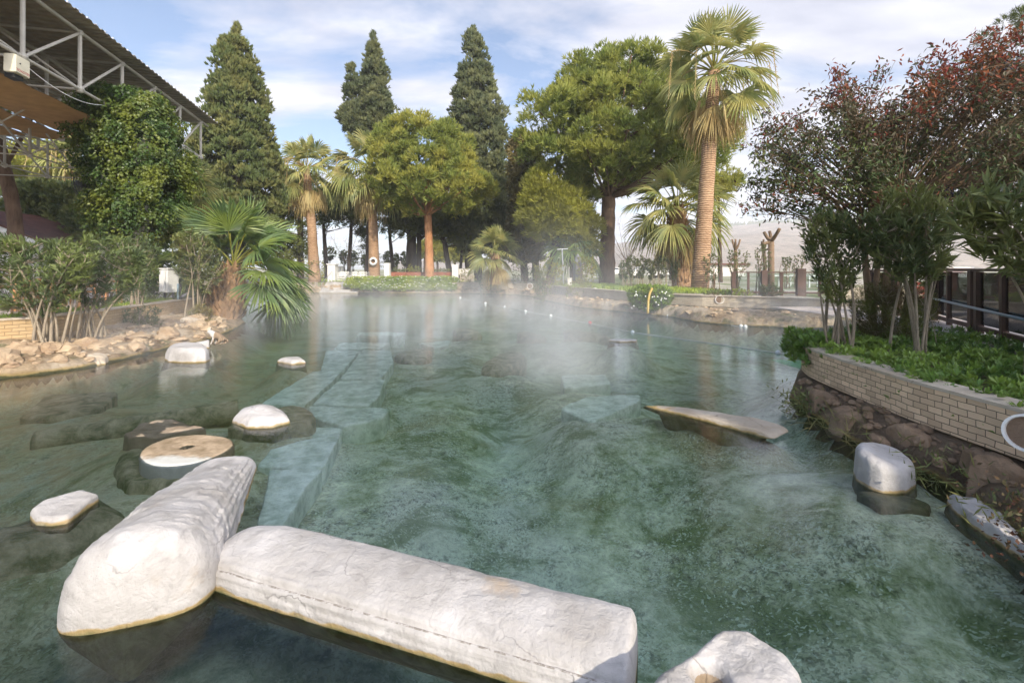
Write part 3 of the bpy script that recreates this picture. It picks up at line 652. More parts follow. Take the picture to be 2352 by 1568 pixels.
# ------------------------------------------------------------------ stones
def prism_rock(name, pts, zt, mat, label, zb=-0.9, shoulder=0.10, spread=1.06, noise=0.015, tilt=None, hole=None, seed=0, cat='stone', group=None, mats=None, n=160, nscale=6, dome=0.0, parent=None, flat=1.0, under=None, nr=25):
    """a block from its outline in plan: rings go from the foot up over a rounded shoulder to the middle of the top"""
    pts = np.asarray(pts, float); k = len(pts)
    # closed smooth resample, corners cut on worn stones
    for _ in range(0 if 'slab' in name else 1 if 'block' in name else 2 if 'drum' in name else 0):
        nx_ = np.roll(pts, -1, 0); pts = np.stack([pts*.75+nx_*.25, pts*.25+nx_*.75], 1).reshape(-1, 2)
    d = np.r_[0, np.cumsum(np.linalg.norm(np.diff(np.vstack([pts, pts[:1]]), axis=0), axis=1))]
    s = np.linspace(0, d[-1], n, endpoint=False); pc = np.vstack([pts, pts[:1]])
    O = np.c_[np.interp(s, d, pc[:, 0]), np.interp(s, d, pc[:, 1])]
    for _ in range(4 if 'slab' in name or 'block' in name else 6): O = 0.25*np.roll(O, 1, 0)+0.5*O+0.25*np.roll(O, -1, 0)
    c = O.mean(0); size = np.sqrt(((O-c)**2).sum(1).mean())
    sh = min(shoulder, size*0.5)
    rings = [((spread+(0.25 if zt > .03 else 0.04) if under is None else under*.7), zb), ((spread+(0.05 if zt > .03 else 0.01)) if under is None else under, -.06 if zt > .03 else (zb+zt)*.5)]
    for q in np.linspace(0, 1, 7): rings.append((1+ (spread-1)*(1-q)-(sh/size)*(1-math.cos(q*math.pi/2)), zt-sh*flat*(1-math.sin(q*math.pi/2))))
    e = rings[-1][0]
    for q in np.linspace(0, 1, nr)[1:]: rings.append((e*(1-q)+0.002, zt+dome*(1-(1-q)**2)))
    V = np.concatenate([np.c_[c+(O-c)*r, np.full(n, z)] for r, z in rings])
    V[:, 2] = V[:, 2]
    if tilt is not None: V[:, 2] += ((V[:, 0]-c[0])*tilt[0]+(V[:, 1]-c[1])*tilt[1])*np.clip((V[:, 2]-zb)/(zt-zb+1e-6), 0, 1)
    dn = vnoise3(V, nscale, seed, 4)
    V[:, 2] += dn*noise*np.clip((V[:, 2]-zb)/(zt-zb+1e-6), 0, 1)
    rr = V[:, :2]-c; V[:, :2] = c+rr*(1+(vnoise3(V+3, nscale*0.7, seed+2, 4)*noise*1.2/size)[:, None])
    m = len(rings); i = np.arange(m-1)[:, None]*n; j = np.arange(n)[None]; j2 = (j+1) % n
    Q = np.stack([i+j, i+j2, i+n+j2, i+n+j], -1).reshape(-1, 4)
    ms = np.zeros(len(Q), int)
    if hole is not None:
        hd = np.hypot(V[:, 0]-hole[0], V[:, 1]-hole[1]); V[:, 2] -= hole[3]*np.exp(-(hd/hole[2])**4)
        ms = (np.hypot(*(V[Q].mean(1)[:, :2]-np.array(hole[:2])).T) < hole[2]*0.95).astype(int)
    if area2(O) < 0: Q = Q[:, ::-1]
    mb = MB(); mb.add(V-np.array([c[0], c[1], 0]), Q[ms == 0], m=0)
    if (ms == 1).any():
        mb.Q.append(Q[ms == 1]); mb.Qm.append(np.ones((ms == 1).sum(), int))
    o = mb.build(name, mats or mat, None, True); o.location = (c[0], c[1], 0)
    if label: tag(o, label, cat, group)
    return o
def area2(O): return (O[:, 0]*np.roll(O[:, 1], -1)-np.roll(O[:, 0], -1)*O[:, 1]).sum()
def WPs(pts, z): return [Wp(x, y, z)[:2] for x, y in pts]

def column(name, A, B, wf, hf, prof, mat, label, capA, capB, seed, zb=-0.8, nl=150, noise=0.012, groove=None):
    A, B = np.asarray(A, float), np.asarray(B, float); L = np.linalg.norm(B-A); t_ = (B-A)/L; nn = np.array([-t_[1], t_[0]])
    s = np.concatenate([capA*(1-np.cos(np.linspace(0, np.pi/2, 14)))/L, np.linspace(capA/L, 1-capB/L, nl)[1:-1], 1-capB/L*(1-np.sin(np.linspace(0, np.pi/2, 14)))])
    P = np.asarray(prof, float); m = len(P); V = []
    for q in s:
        e = 1.0
        if q < capA/L: e = (max(0, 1-(1-q*L/capA)**2.6))**(1/3.2)
        if q > 1-capB/L: e = (max(0, 1-(1-(1-q)*L/capB)**3))**(1/3)
        e = max(e, 0.02); c = A+t_*q*L
        xx = P[:, 0]*wf(q)*e; zz = np.where(P[:, 1] > 0, P[:, 1]*hf(q)*e, P[:, 1])
        V.append(np.c_[c[0]+nn[0]*xx, c[1]+nn[1]*xx, zz])
    V = np.array(V)
    al = np.repeat((s*L)[:, None], m, 1); ac = np.repeat(np.cumsum(np.r_[0, np.linalg.norm(np.diff(P*np.array([wf(.5), 1]), axis=0), axis=1)])[None], len(s), 0)
    cpw = np.clip((al-capA*.6)/.35, 0, 1)*np.clip((L-al-capB*.6)/.2, 0, 1)
    dn = vnoise3(V, 2.4, seed, 4)*1.3*(1-cpw)+vnoise(al, ac*2.5, 2.2, seed, 4)*1.0*cpw+vnoise(al*0.35, ac*9, 1.6, seed+3, 3)*0.9*cpw+vnoise3(V, 13, seed+9, 3)*0.7-np.clip(vnoise3(V, 5, seed+12, 3)-.35, 0, 1)*4
    V[..., 2] += dn*noise*(P[None, :, 1] > 0)
    sg_ = np.clip(P[None, :, 0]*2.5, -1, 1); V[..., 0] += nn[0]*dn*noise*sg_; V[..., 1] += nn[1]*dn*noise*sg_
    n_ = len(s); i = np.arange(n_-1)[:, None]*m; j = np.arange(m-1)[None]
    Q = np.stack([i+j, i+m+j, i+m+j+1, i+j+1], -1).reshape(-1, 4)
    c = V.reshape(-1, 3).mean(0); c[2] = 0; mb = MB(); mb.add(V.reshape(-1, 3)-c, Q)
    mb.add(V[0]-c, T=[(0, q+1, q) for q in range(1, m-1)]); mb.add(V[-1]-c, T=[(0, q, q+1) for q in range(1, m-1)])
    if groove:
        jj = np.tile(np.arange(m-1), n_-1); gk = (jj >= groove[0]) & (jj < groove[1]) & (vnoise(al[:-1, :-1].ravel(), ac[:-1, :-1].ravel(), 4, 77, 3) > -.35); Qa = mb.Q[0]; mb.Q[0] = Qa[~gk]; mb.Qm[0] = np.zeros((~gk).sum(), int); mb.Q.append(Qa[gk]); mb.Qm.append(np.ones(gk.sum(), int)); mat = [mat, M_groove]
    o = mb.build(name, mat, None, True); o.location = c
    return tag(o, label, 'column drum')
th = np.linspace(0, np.pi, 90)
arch = [(.2, -.30), (.55, -.20), (.86, -.09), (.98, -.02)]+[(np.sign(np.cos(a))*abs(np.cos(a))**0.78*1.0, max(0.02, abs(np.sin(a))**0.80)) for a in th]+[(-.98, -.02), (-.86, -.09), (-.55, -.20), (-.2, -.30)]
column('fallen_column', (-2.15, 2.54), (-2.86, 4.60), lambda q: np.interp(q, [0, .15, .5, 1], [.385, .385, .34, .26]), lambda q: np.interp(q, [0, .12, .5, .85, 1], [.44, .45, .34, .17, .12]),
       arch[::-1], M_white, 'big round white column drum lying with its blunt end towards the lower left corner', 0.24, 0.22, 4, noise=0.014, nl=260)
pr = [(-.2, -0.30), (-.55, -0.19), (-.86, -.09), (-.98, -.02), (-1.0, 0.01), (-1.0, .12), (-.99, .24), (-.975, .36), (-.955, .46), (-.925, .535), (-.89, .56), (-.872, .545), (-.855, .56), (-.835, .63), (-.80, .69), (-.70, .765), (-.55, .835), (-.38, .90), (-.2, .945), (0, .98), (.2, 1.0), (.4, .99), (.56, .95), (.70, .86), (.82, .72), (.92, .48), (.985, .2), (1.0, 0), (.9, -.09), (.6, -.2), (.3, -.30)]
pr = np.array(pr); tt_ = np.linspace(0, 1, len(pr)); t2 = np.linspace(0, 1, 110); pr = np.c_[np.interp(t2, tt_, pr[:, 0]), np.interp(t2, tt_, pr[:, 1])]
u_ = np.array([.946, -.324]); b_ = np.array([.324, .946]); S0 = np.array([-1.93, 2.84])+b_*0.285
column('fallen_column', S0-u_*0.20, S0+u_*2.60, lambda q: np.interp(q, [0, .08, .2, 1], [.23, .265, .28, .27]), lambda q: np.interp(q, [0, .06, .14, 1], [.12, .175, .208, .20]),
       pr, M_white, 'long white half column with a groove along its flank, crossing the bottom of the pool', 0.12, 0.06, 9, noise=0.0045, nl=300, groove=(34, 41))

zt = .42
prism_rock('boulder', WPs([(1440,1640),(1515,1540),(1600,1490),(1660,1440),(1720,1440),(1765,1465),(1800,1490),(1825,1530),(1850,1570),(1870,1640),(1700,1780),(1500,1730)], zt), zt, None,
  'rough white boulder with a brown hollow cut off by the bottom edge', hole=(*Wp(1632, 1550, zt)[:2], 0.06, 0.09), mats=[M_white, M_brownst], nr=110, n=420, noise=0.022, nscale=7, shoulder=0.05, spread=1.03, seed=3)
prism_rock('marble_block', WPs([(1958,1095),(1975,1068),(2060,1066),(2100,1095),(2104,1118),(2075,1133),(2010,1130)], 0), .24, M_white, 'smooth lilac-white marble block beside the shaded right bank', zb=-.5, shoulder=.09, spread=1.0, tilt=(-.22, .12), noise=.012, seed=5)
prism_rock('marble_fragment', WPs([(1972,1127),(2080,1135),(2137,1153),(2128,1165),(2024,1158)], -.02), -.015, M_pale, 'thin pale stone just awash in front of the lilac-white block', zb=-.2, shoulder=.03, seed=6)
prism_rock('marble_fragment', WPs([(1480,922),(1560,930),(1680,952),(1760,968),(1806,984),(1768,999),(1690,976),(1600,952),(1500,929)], .06), .055, M_pale, 'long tapering white stone fin breaking the surface right of centre', zb=-.5, shoulder=.05, tilt=(.055, 0), noise=.012, seed=7, under=.8)
o = prism_rock('marble_fragment', WPs([(534,966),(552,950),(590,940),(630,942),(655,955),(664,968),(624,978),(570,980)], .02), .13, M_white, 'rounded white stone mound capped above its mossy rim, left of the sunken slabs', zb=-.5, shoulder=.16, dome=.03, noise=.02, seed=8, flat=.9)
prism_rock('column_drum', WPs([(620,945),(660,930),(700,935),(724,953),(710,968),(660,978),(600,985),(540,985),(525,972)], -.02), -.012, M_subg, 'brown mossy stone disc awash under the rounded white mound', zb=-.55, shoulder=.05, noise=.012, seed=9)
prism_rock('marble_block', WPs([(374,830),(392,815),(430,812),(472,815),(486,831),(430,834)], .0), .30, M_white, 'bright white trapezoid block at the water edge by the left bank', zb=-.3, shoulder=.17, spread=1.0, flat=1.5, noise=.012, seed=10)
prism_rock('marble_fragment', WPs([(640,832),(655,828),(690,828),(700,834),(670,837)], .0), .10, M_white, 'small white stone poking out beyond the rounded mound', zb=-.4, shoulder=.10, spread=1.1, noise=.02, seed=11)
prism_rock('marble_fragment', WPs([(69,1168),(95,1150),(137,1137),(189,1124),(227,1131),(195,1152),(156,1180),(120,1186),(85,1184)], .07), .07, M_white, 'flat white stone tip on a mossy rock at the left edge', zb=-.3, shoulder=.035, spread=1.04, tilt=(-.05, .02), noise=.012, seed=12)
prism_rock('mossy_rock', WPs([(-60,1210),(75,1175),(232,1128),(292,1144),(306,1170),(227,1205),(142,1245),(-60,1290)], -.06), -.05, M_subg, 'dark mossy rock awash beneath the flat white stone tip', zb=-.4, shoulder=.22, noise=.10, nscale=2.5, seed=13, spread=1.12)
d1 = prism_rock('column_drum', WPs([(318,1045),(350,1014),(425,997),(520,1000),(538,1020),(503,1043),(425,1068),(350,1068)], .01), .012, None, 'flat brown and white column drum with a dark socket hole at water level', zb=-.6, shoulder=.03, hole=(*Wp(430, 1025, .01)[:2], .055, .10), mats=[M_drum, M_black], noise=.008, seed=14)
prism_rock('mossy_rock', WPs([(272,1060),(285,1035),(320,1022),(340,1040),(345,1075),(420,1085),(480,1075),(440,1105),(300,1115),(270,1090)], -.12), -.10, M_subg, 'sunken mossy rock below the drum with the socket hole', zb=-.45, shoulder=.2, noise=.09, nscale=3, seed=15, spread=1.12)
prism_rock('marble_fragment', WPs([(288,996),(326,973),(392,963),(430,974),(470,985),(407,994),(350,1004),(305,1006)], -.02), -.004, M_brownst, 'pinkish flat stone with shallow hollows behind the socket drum', zb=-.4, shoulder=.03, noise=.03, nscale=6, seed=16)
tube_ = MB(); a_, b2 = Wp(80, 1000, -.22), Wp(548, 922, -.12)
a_[2] -= .12; b2[2] -= .14; tube(tube_, np.linspace(a_, b2, 40), .17, 28, wob=.03, seed=3); tag(tube_.build('fallen_column', M_subg, None, True), 'slim sunken column lying under water towards the left bank', 'column drum')
prism_rock('sunken_slab', WPs([(52,954),(109,907),(265,900),(230,936),(118,957)], -.18), -.17, M_subg, 'broad sunken slab under the shallows near the left bank', zb=-.7, noise=.02, shoulder=.05, seed=17)
SL = [([(749,803),(828,805),(789,849),(737,848)], -.22, 'sunken teal slab, left row, beyond the largest left slab'),
 ([(719,852),(788,851),(697,934),(598,927)], -.22, 'largest sunken teal slab of the left row'),
 ([(833,803),(897,805),(904,833),(875,868),(781,869)], -.19, 'sunken pale slab with a chipped corner, right row, farthest of three'),
 ([(777,873),(885,871),(868,911),(846,929),(716,928)], -.18, 'bright sunken slab in the middle of the right row'),
 ([(708,932),(893,937),(876,960),(789,980),(712,955)], -.17, 'sunken slab with a small square hole where the path narrows'),
 ([(640,1013),(723,981),(789,981),(745,1066),(716,1075),(590,1068)], -.22, 'wide sunken slab right of the brown mossy disc'),
 ([(619,1078),(742,1074),(706,1115),(648,1212),(590,1205),(612,1122)], -.22, 'nearest sunken slab, pointing at the gap between the two columns'),
 ([(784,786),(897,786),(870,801),(765,801)], -.22, 'sunken slab at the far end of the two rows'),
 ([(825,763),(929,763),(923,770),(819,770)], -.22, 'thin pale sunken slab lying crosswise beyond the path'),
 ([(1288,860),(1390,860),(1402,880),(1296,892)], -.30, 'milky blue sunken slab under the drifting steam'),
 ([(1288,938),(1345,910),(1470,905),(1470,922),(1362,968)], -.22, 'pale angular sunken slab joined to the stone fin'),
 ([(962,788),(1034,781),(1032,791),(998,799)], -.3, 'small sunken slab right of the far slab rows')]
for i_, (pp, z_, lb) in enumerate(SL):
    prism_rock('sunken_slab', WPs(pp, z_), z_, M_sub, lb, zb=-.7, shoulder=.03, spread=1.01, noise=.030, nscale=4, seed=30+i_, cat='stone slab', group='sunken marble slabs on the pool bed', hole=(*Wp(847, 946, z_)[:2], .06, .1) if i_ == 4 else None, mats=[M_sub, M_black] if i_ == 4 else None)
for i_, (pp, z_, lb) in enumerate([([(1097,838),(1159,804),(1213,807),(1184,843),(1141,850)], -.22, 'mossy sunken block in mid pool left of the steam plume'),
 ([(903,806),(990,795),(990,820),(930,824)], -.25, 'beige sunken block beside the chipped slab'),
 ([(1040,751),(1090,751),(1112,766),(1048,767)], -.2, 'pale sunken block in the far middle of the pool'),
 ([(1186,757),(1255,768),(1250,775),(1195,775)], -.2, 'low sunken block right of the far middle block'),
 ([(1295,752),(1404,768),(1398,776),(1300,762)], -.15, 'long beige sunken block behind the big buoy')]):
    prism_rock('sunken_block', WPs(pp, z_), z_, M_subg, lb, zb=-.7, shoulder=.14, spread=1.06, noise=.06, nscale=3, seed=50+i_, cat='stone block')
prism_rock('marble_fragment', WPs([(1400,783),(1430,781),(1462,782),(1460,785),(1425,786)], 0), .045, M_white, 'thin white sliver of stone left of the big buoy', zb=-.4, shoulder=.03, noise=.01, seed=60)
prism_rock('travertine_ledge', WPs([(2172,1140),(2235,1150),(2300,1192),(2345,1240),(2375,1290),(2310,1245),(2225,1188)], .05), .10, M_white, 'crusty white ledge along the foot of the shaded right bank', zb=-.4, shoulder=.06, noise=.04, nscale=9, seed=61, cat='rock ledge')
# loose rocks on the left bank
for i_, (x, y, r, h, mt_, lb) in enumerate([(255, 757, .30, .22, M_brownst, 'orange porous rock against the left bank wall'), (330, 792, .36, .20, M_pale, 'pale lumpy rock on the earth of the left bank'),
  (440, 735, .34, .16, M_pale, 'flat pale stone at the end of the left bank wall'), (205, 822, .45, .14, M_pale, 'broad pale rock low on the left bank shore'), (60, 830, .42, .16, M_pale, 'creamy rock at the left edge of the bank'),
  (395, 745, .26, .10, M_pale, 'small stone half buried behind the pale lumpy rock'), (120, 815, .30, .20, M_pale, 'gnarled cream rock under the leftmost stems')]):
    z0 = 0.13 if y > 790 else .42
    c = Wp(x, y, z0); a = np.linspace(0, 2*np.pi, 14, endpoint=False); g_ = rng(70+i_)
    r = r*.7; rr = r*(1+g_.uniform(-.3, .3, 14)); prism_rock('rock', np.c_[c[0]+np.cos(a)*rr, c[1]+np.sin(a)*rr*.75], z0+h*.45, mt_, lb, zb=0.0, shoulder=r*.8, spread=1.2, flat=.7, noise=.09, nscale=5, seed=80+i_, cat='rock')

M_bank = stone_mat('bank_rock', (0.36, 0.25, 0.16), (0.20, 0.135, 0.085), stain=False, bumpd=.03)
for i_, (x, y, z, r, h, lb) in enumerate([(4.12, 3.9, .26, .16, .13, 'angular brown rock in the shaded bank under the wall, nearest the round lamp'), (4.16, 4.75, .22, .17, .14, 'brown rock in the middle of the shaded bank'), (4.05, 5.5, .20, .16, .12, 'brown rock in the shaded bank below the planter curve'),
  (4.22, 6.2, .22, .15, .13, 'brown rock under the planter tip'), (3.93, 4.9, .10, .12, .09, 'small brown rock just above the water in the shaded bank'), (4.0, 3.4, .18, .15, .12, 'brown rock behind the crusty white ledge')]):
    a = np.linspace(0, 2*np.pi, 11, endpoint=False); g_ = rng(170+i_); rr = r*(1+g_.uniform(-.3, .3, 11))
    prism_rock('rock', np.c_[x+np.cos(a)*rr*.8, y+np.sin(a)*rr*1.2], z+h, M_bank, lb, zb=0.0, shoulder=r*.6, noise=.06, nscale=5, seed=180+i_, cat='rock', spread=1.1)

def rubble(name, label, area, n, r0, r1, mat, seed, sink=.3, pw=2.0):
    g = rng(seed); area = np.asarray(area, float); P = g.uniform(area.min(0), area.max(0), (n*6, 2)); P = P[inpoly(area, P[:, 0], P[:, 1])][:n]; n = len(P)
    z = height(P[:, 0], P[:, 1])[0]; r = r0+(r1-r0)*g.random(n)**pw; ico = bmesh_ico(); V0, T0 = ico; mb = MB()
    for i in range(n):
        s = r[i]*np.array([g.uniform(.8, 1.3), g.uniform(.7, 1.1), g.uniform(.45, .8)]); a = g.uniform(0, 6.28); V = V0*(1+g.normal(0, .14, (len(V0), 1)))*s
        V = np.c_[V[:, 0]*math.cos(a)-V[:, 1]*math.sin(a), V[:, 0]*math.sin(a)+V[:, 1]*math.cos(a), V[:, 2]]+np.array([P[i, 0], P[i, 1], z[i]+s[2]*(1-2*sink)*.6]); mb.add(V, T=T0)
    return tag(mb.build(name, mat), label, 'rubble', None, 'stuff')
import bmesh
def bmesh_ico():
    bm = bmesh.new(); bmesh.ops.create_icosphere(bm, subdivisions=2, radius=1); V = np.array([v.co[:] for v in bm.verts]); T = np.array([[v.index for v in f.verts] for f in bm.faces]); bm.free(); return V, T
M_rub = stone_mat('rubble_stone', (0.52, 0.40, 0.26), (0.30, 0.20, 0.12), stain=True, bumpd=.02)
rubble('rubble', 'pale broken stones strewn along the left bank shore', [(-9.4,8.4),(-8.7,9.2),(-8.65,10.2),(-8.7,11.5),(-8.55,12.6),(-9.0,14),(-9.5,15.6),(-10.6,15.4),(-10.0,12.5),(-9.5,10.5),(-10.3,9.0)], 230, .03, .26, M_rub, 701, sink=.42, pw=3)
rubble('rubble', 'cream stones round the stem bases of the left bank', [(-10.4,9.2),(-9.7,9.2),(-9.4,10.8),(-9.8,12.4),(-10.3,12),(-10.3,10)], 150, .03, .15, M_rub, 702, sink=.4, pw=3)
rubble('rubble', 'brown stones and clods in the shaded right bank', [(3.9,2.8),(4.36,2.8),(4.33,4.8),(4.40,6.1),(4.6,7.2),(4.25,6.8),(3.98,5.3),(4.05,4.0)], 150, .02, .08, M_bank, 703)
rubble('rubble', 'stones along the rocky foot of the far right shore', [(2.1,29),(2.9,26.2),(3.6,23.7),(4.7,21.9),(5.9,20.2),(6.7,19.1),(7.0,17.2),(7.9,16.2),(9.8,15.3),(11.3,15.4),(9.6,17.3),(7.8,18.3),(6.9,19.6),(4.4,25.6),(3,28.8)], 130, .04, .16, M_rub, 704, sink=.45, pw=3)
rubble('rubble', 'stones along the far shore below the flowering hedge', [(-21,39.8),(-16.6,38.4),(-12.8,38.0),(-6,37.3),(-2.6,36.8),(.2,35.5),(1.7,32.8),(2.2,33),(.3,36.1),(-5,37.8),(-12.5,38.6),(-16.5,39.3),(-20.5,40.5)], 320, .06, .26, M_rub, 705)

# ------------------------------------------------------------------ vegetation builders
def crown_blobs(poly, Y, nb, rb, seed, depth=0.9, inset=0.55, rj=0.35, front=0.0):
    """clump centres filling a crown whose side view has this outline; the crown is as deep as it is wide"""
    g = rng(seed); poly = np.asarray(poly, float); out = []; lo, hi = poly.min(0), poly.max(0); ppm = F/Y; tries = 0
    while len(out) < nb and tries < nb*200:
        tries += 1; x, y = g.uniform(lo, hi); r = rb*(1+g.uniform(-rj, rj)); q = r*ppm*inset
        if not inpoly(poly, np.array([x, x-q, x+q, x, x]), np.array([y, y, y, y-q, y+q])).all(): continue
        xs = np.linspace(lo[0], hi[0], 60); k = inpoly(poly, xs, np.full(60, y)); 
        if not k.any(): continue
        a, b = xs[k].min(), xs[k].max(); hw = (b-a)/2; u = abs(x-(a+b)/2)/max(hw, 1); r = min(r, max(hw/ppm*.85, r*.3))
        dmax = hw/ppm*math.sqrt(max(0, 1-u*u))*depth; s = g.uniform(-1, 1); s = math.copysign(abs(s)**0.55, s-front)
        Yc = Y+s*dmax
        out.append((*D(CX+(x-CX)*1.0, y, Y)+np.array([0, Yc-Y, 0]), r, r, r*0.85))
    return np.array(out)
def tufts(mb, blobs, n_per, L, Wd, blades_per=6, up=0.5, seed=0, spread=0.8, m=0, r0=0.55, fold=0.0, lj=0.3, under=-0.5, droop=0.0):
    g = rng(seed)
    for (x, y, z, rx, ry, rz) in blobs:
        n = n_per; d = sphere_pts(g, n); d[:, 2] = np.where(d[:, 2] < under, -d[:, 2], d[:, 2])
        rr = g.uniform(r0, 1.05, n)[:, None]; P = np.array([x, y, z])+d*np.array([rx, ry, rz])*rr
        P = np.repeat(P, blades_per, 0); dd = np.repeat(d, blades_per, 0)
        Dv = unit(dd+np.array([0, 0, up])+g.normal(0, spread, (len(P), 3))*0.6); S = sphere_pts(g, len(P))
        blades(mb, P, Dv, S, L*g.uniform(1-lj, 1+lj, len(P)), Wd*g.uniform(.7, 1.3, len(P)), m=m, fold=fold, droop=droop)
    return mb
def trunk_part(root, pts, rad, mat, n=12, wob=.05, seed=1, name='trunk', limbs=()):
    mb = MB(); P = np.asarray(pts, float); t = np.linspace(0, 1, len(P)); k = 24; tt = np.linspace(0, 1, k)
    Q = np.stack([np.interp(tt, t, P[:, i]) for i in range(3)], -1); Q[1:-1] = (Q[:-2]+Q[1:-1]*2+Q[2:])/4
    tube(mb, Q, np.interp(tt, np.linspace(0, 1, len(rad)), rad), n, wob=wob, seed=seed)
    for a, b, c, r0, r1 in limbs: C_ = curve(a, b, c, 9); tube(mb, C_, np.linspace(r0, r1, 9), 7, wob=.06, seed=seed)
    return part(mb, name, mat, root, True)
def limbs_to(base, top, blobs, g, nl, r):
    out = []
    idx = g.choice(len(blobs), min(nl, len(blobs)), replace=False)
    for i in idx:
        c = blobs[i][:3]; t = np.clip((c[2]-base[2])/(top[2]-base[2]+1e-6)*g.uniform(.55, .9), .62, .98); a = base+(top-base)*t
        mid = (a+c)/2+np.array([0, 0, -0.12*np.linalg.norm(c-a)]); out.append((a, mid, c, r*(.55-t*.3), r*.10))
    return out
def tree(name, label, base, top, rad, bk, poly, Y, nb, rb, n_per, L, Wd, leaf, seed, group=None, up=.5, nl=14, depth=.9, blades_per=6, spread=.8, cat='tree', extra=None, inset=.55, trunk_mid=None, r0=.55, under=-.5):
    b, t = D(*base, Y), D(*top, Y); b[2] = min(b[2], .84); b[2] = .82
    root = empty(name, b, label, cat, group); g = rng(seed)
    bl = crown_blobs(poly, Y, nb, rb, seed, depth, inset)
    if name == 'cypress_tree': bl = np.vstack([bl]+[[[*(t+np.array([g.normal(0, .05), g.normal(0, .05), dz])), .10+.13*q, .10+.13*q, .3] for q, dz in zip((2.2, 1.5, .8, .2), (-1.0, -.4, .1, .5))]])
    if extra is not None: bl = np.vstack([bl, extra])
    pts = [b, t] if trunk_mid is None else [b, D(*trunk_mid, Y), t]
    trunk_part(root, pts, rad, bk, seed=seed, limbs=limbs_to(b, t, bl, g, nl, rad[-1]))
    mb = MB(); tufts(mb, bl, n_per, L, Wd, blades_per, up, seed+1, spread, r0=r0, under=under)
    part(mb, 'crown', leaf, root)
    return root

GP = 'tall conifers round the far end of the pool'
# --- cypresses
CYPA = [(541,63),(556,95),(570,120),(590,165),(602,205),(612,250),(614,290),(622,330),(632,370),(640,420),(648,480),(640,540),(600,560),(480,560),(452,470),(446,400),(448,340),(455,290),(468,260),(482,240),(485,200),(495,160),(505,130),(520,95),(530,75)]
tree('cypress_tree', 'broad dark green cypress with a pointed top behind the canopy corner', (545, 640), (541, 80), [.42, .3, .05], BK['dark'], CYPA, 36, 760, .46, 30, .34, .11, LM['cyp'], 101, GP, up=1.3, nl=20, depth=.85, spread=.7, inset=.35)
CYPB1 = [(858,85),(866,110),(880,150),(890,180),(888,200),(893,240),(905,250),(893,275),(880,300),(872,330),(845,340),(825,330),(822,300),(830,250),(828,200),(838,160),(848,115)]
CYPB2 = [(808,140),(818,170),(824,210),(832,260),(836,320),(815,330),(795,300),(785,280),(775,270),(790,260),(796,210),(798,170),(802,150)]
bl2 = crown_blobs(CYPB2, 46, 120, .40, 104, .8, .2)
tree('cypress_tree', 'thin ragged cypress with two spires above the palm with the lifebuoy', (846, 640), (858, 95), [.35, .25, .04], BK['dark'], CYPB1, 46, 230, .42, 26, .40, .12, LM['cyp2'], 103, GP, up=1.1, nl=30, depth=.7, spread=.8, extra=bl2, inset=.25)
CYPC = [(1088,58),(1098,78),(1110,110),(1120,140),(1132,190),(1142,240),(1152,260),(1165,240),(1158,290),(1165,330),(1170,390),(1180,440),(1185,520),(1175,590),(1050,590),(1040,480),(1035,400),(1036,330),(1034,260),(1036,215),(1045,190),(1058,160),(1066,130),(1072,95),(1080,75)]
tree('cypress_tree', 'tall grey green cypress just right of the middle', (1095, 640), (1088, 80), [.45, .3, .05], BK['dark'], CYPC, 48, 700, .55, 28, .42, .13, LM['cyp2'], 105, GP, up=1.2, nl=20, depth=.85, spread=.75, inset=.35)
# --- pines
PINC = [(900,290),(930,282),(965,285),(1000,280),(1040,300),(1075,320),(1090,350),(1088,390),(1110,400),(1135,430),(1138,450),(1110,475),(1080,490),(1050,500),(1020,480),(990,470),(960,485),(970,510),(940,500),(905,480),(870,455),(838,440),(845,415),(838,385),(860,360),(862,325)]
tree('umbrella_pine', 'round bright green pine with a slim reddish trunk standing alone in the middle', (987, 640), (978, 400), [.42, .33, .26], BK['red'], PINC, 40, 230, .78, 62, .42, .075, LM['pine'], 107, GP, up=.75, nl=22, depth=.8, inset=.3, spread=.9, trunk_mid=(984, 520))
PIND = [(1400,118),(1440,120),(1490,130),(1540,150),(1570,190),(1590,240),(1620,270),(1655,290),(1680,330),(1672,380),(1640,400),(1600,420),(1560,400),(1520,420),(1480,440),(1440,470),(1400,460),(1350,470),(1310,455),(1290,430),(1270,380),(1250,360),(1262,420),(1225,400),(1190,350),(1180,310),(1178,270),(1200,245),(1240,245),(1262,215),(1285,200),(1290,180),(1320,150),(1360,145),(1375,125)]
tree('umbrella_pine', 'huge spreading green pine with a thick bare trunk behind the tall palm', (1393, 650), (1402, 330), [.62, .50, .40], BK['pine'], PIND, 34, 430, .78, 60, .40, .07, LM['pine2'], 109, GP, up=.7, nl=40, depth=.75, inset=.3, spread=.9, trunk_mid=(1398, 460))
PINE = [(1215,395),(1260,400),(1300,430),(1345,470),(1378,500),(1384,540),(1375,590),(1350,600),(1310,590),(1280,560),(1240,560),(1210,560),(1190,500),(1205,450)]
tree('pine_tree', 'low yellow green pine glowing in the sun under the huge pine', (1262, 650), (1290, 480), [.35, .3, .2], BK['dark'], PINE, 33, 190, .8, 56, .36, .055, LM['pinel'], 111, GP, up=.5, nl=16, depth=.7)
PINF = [(1172,300),(1205,310),(1235,360),(1250,440),(1230,520),(1250,600),(1200,610),(1165,590),(1172,480),(1168,400)]
tree('cypress_tree', 'brownish old cypress squeezed between the grey cypress and the huge pine', (1205, 650), (1195, 380), [.35, .3, .1], BK['dark'], PINF, 42, 240, .7, 30, .42, .14, leaf_mat('brown_cypress_leaves', (0.15, 0.13, 0.045), (0.09, 0.09, 0.04), (0.24, 0.19, 0.07), .15), 113, GP, up=.2, nl=16, spread=.9)
PING = [(1600,400),(1650,400),(1700,402),(1698,425),(1670,450),(1630,470),(1600,460)]
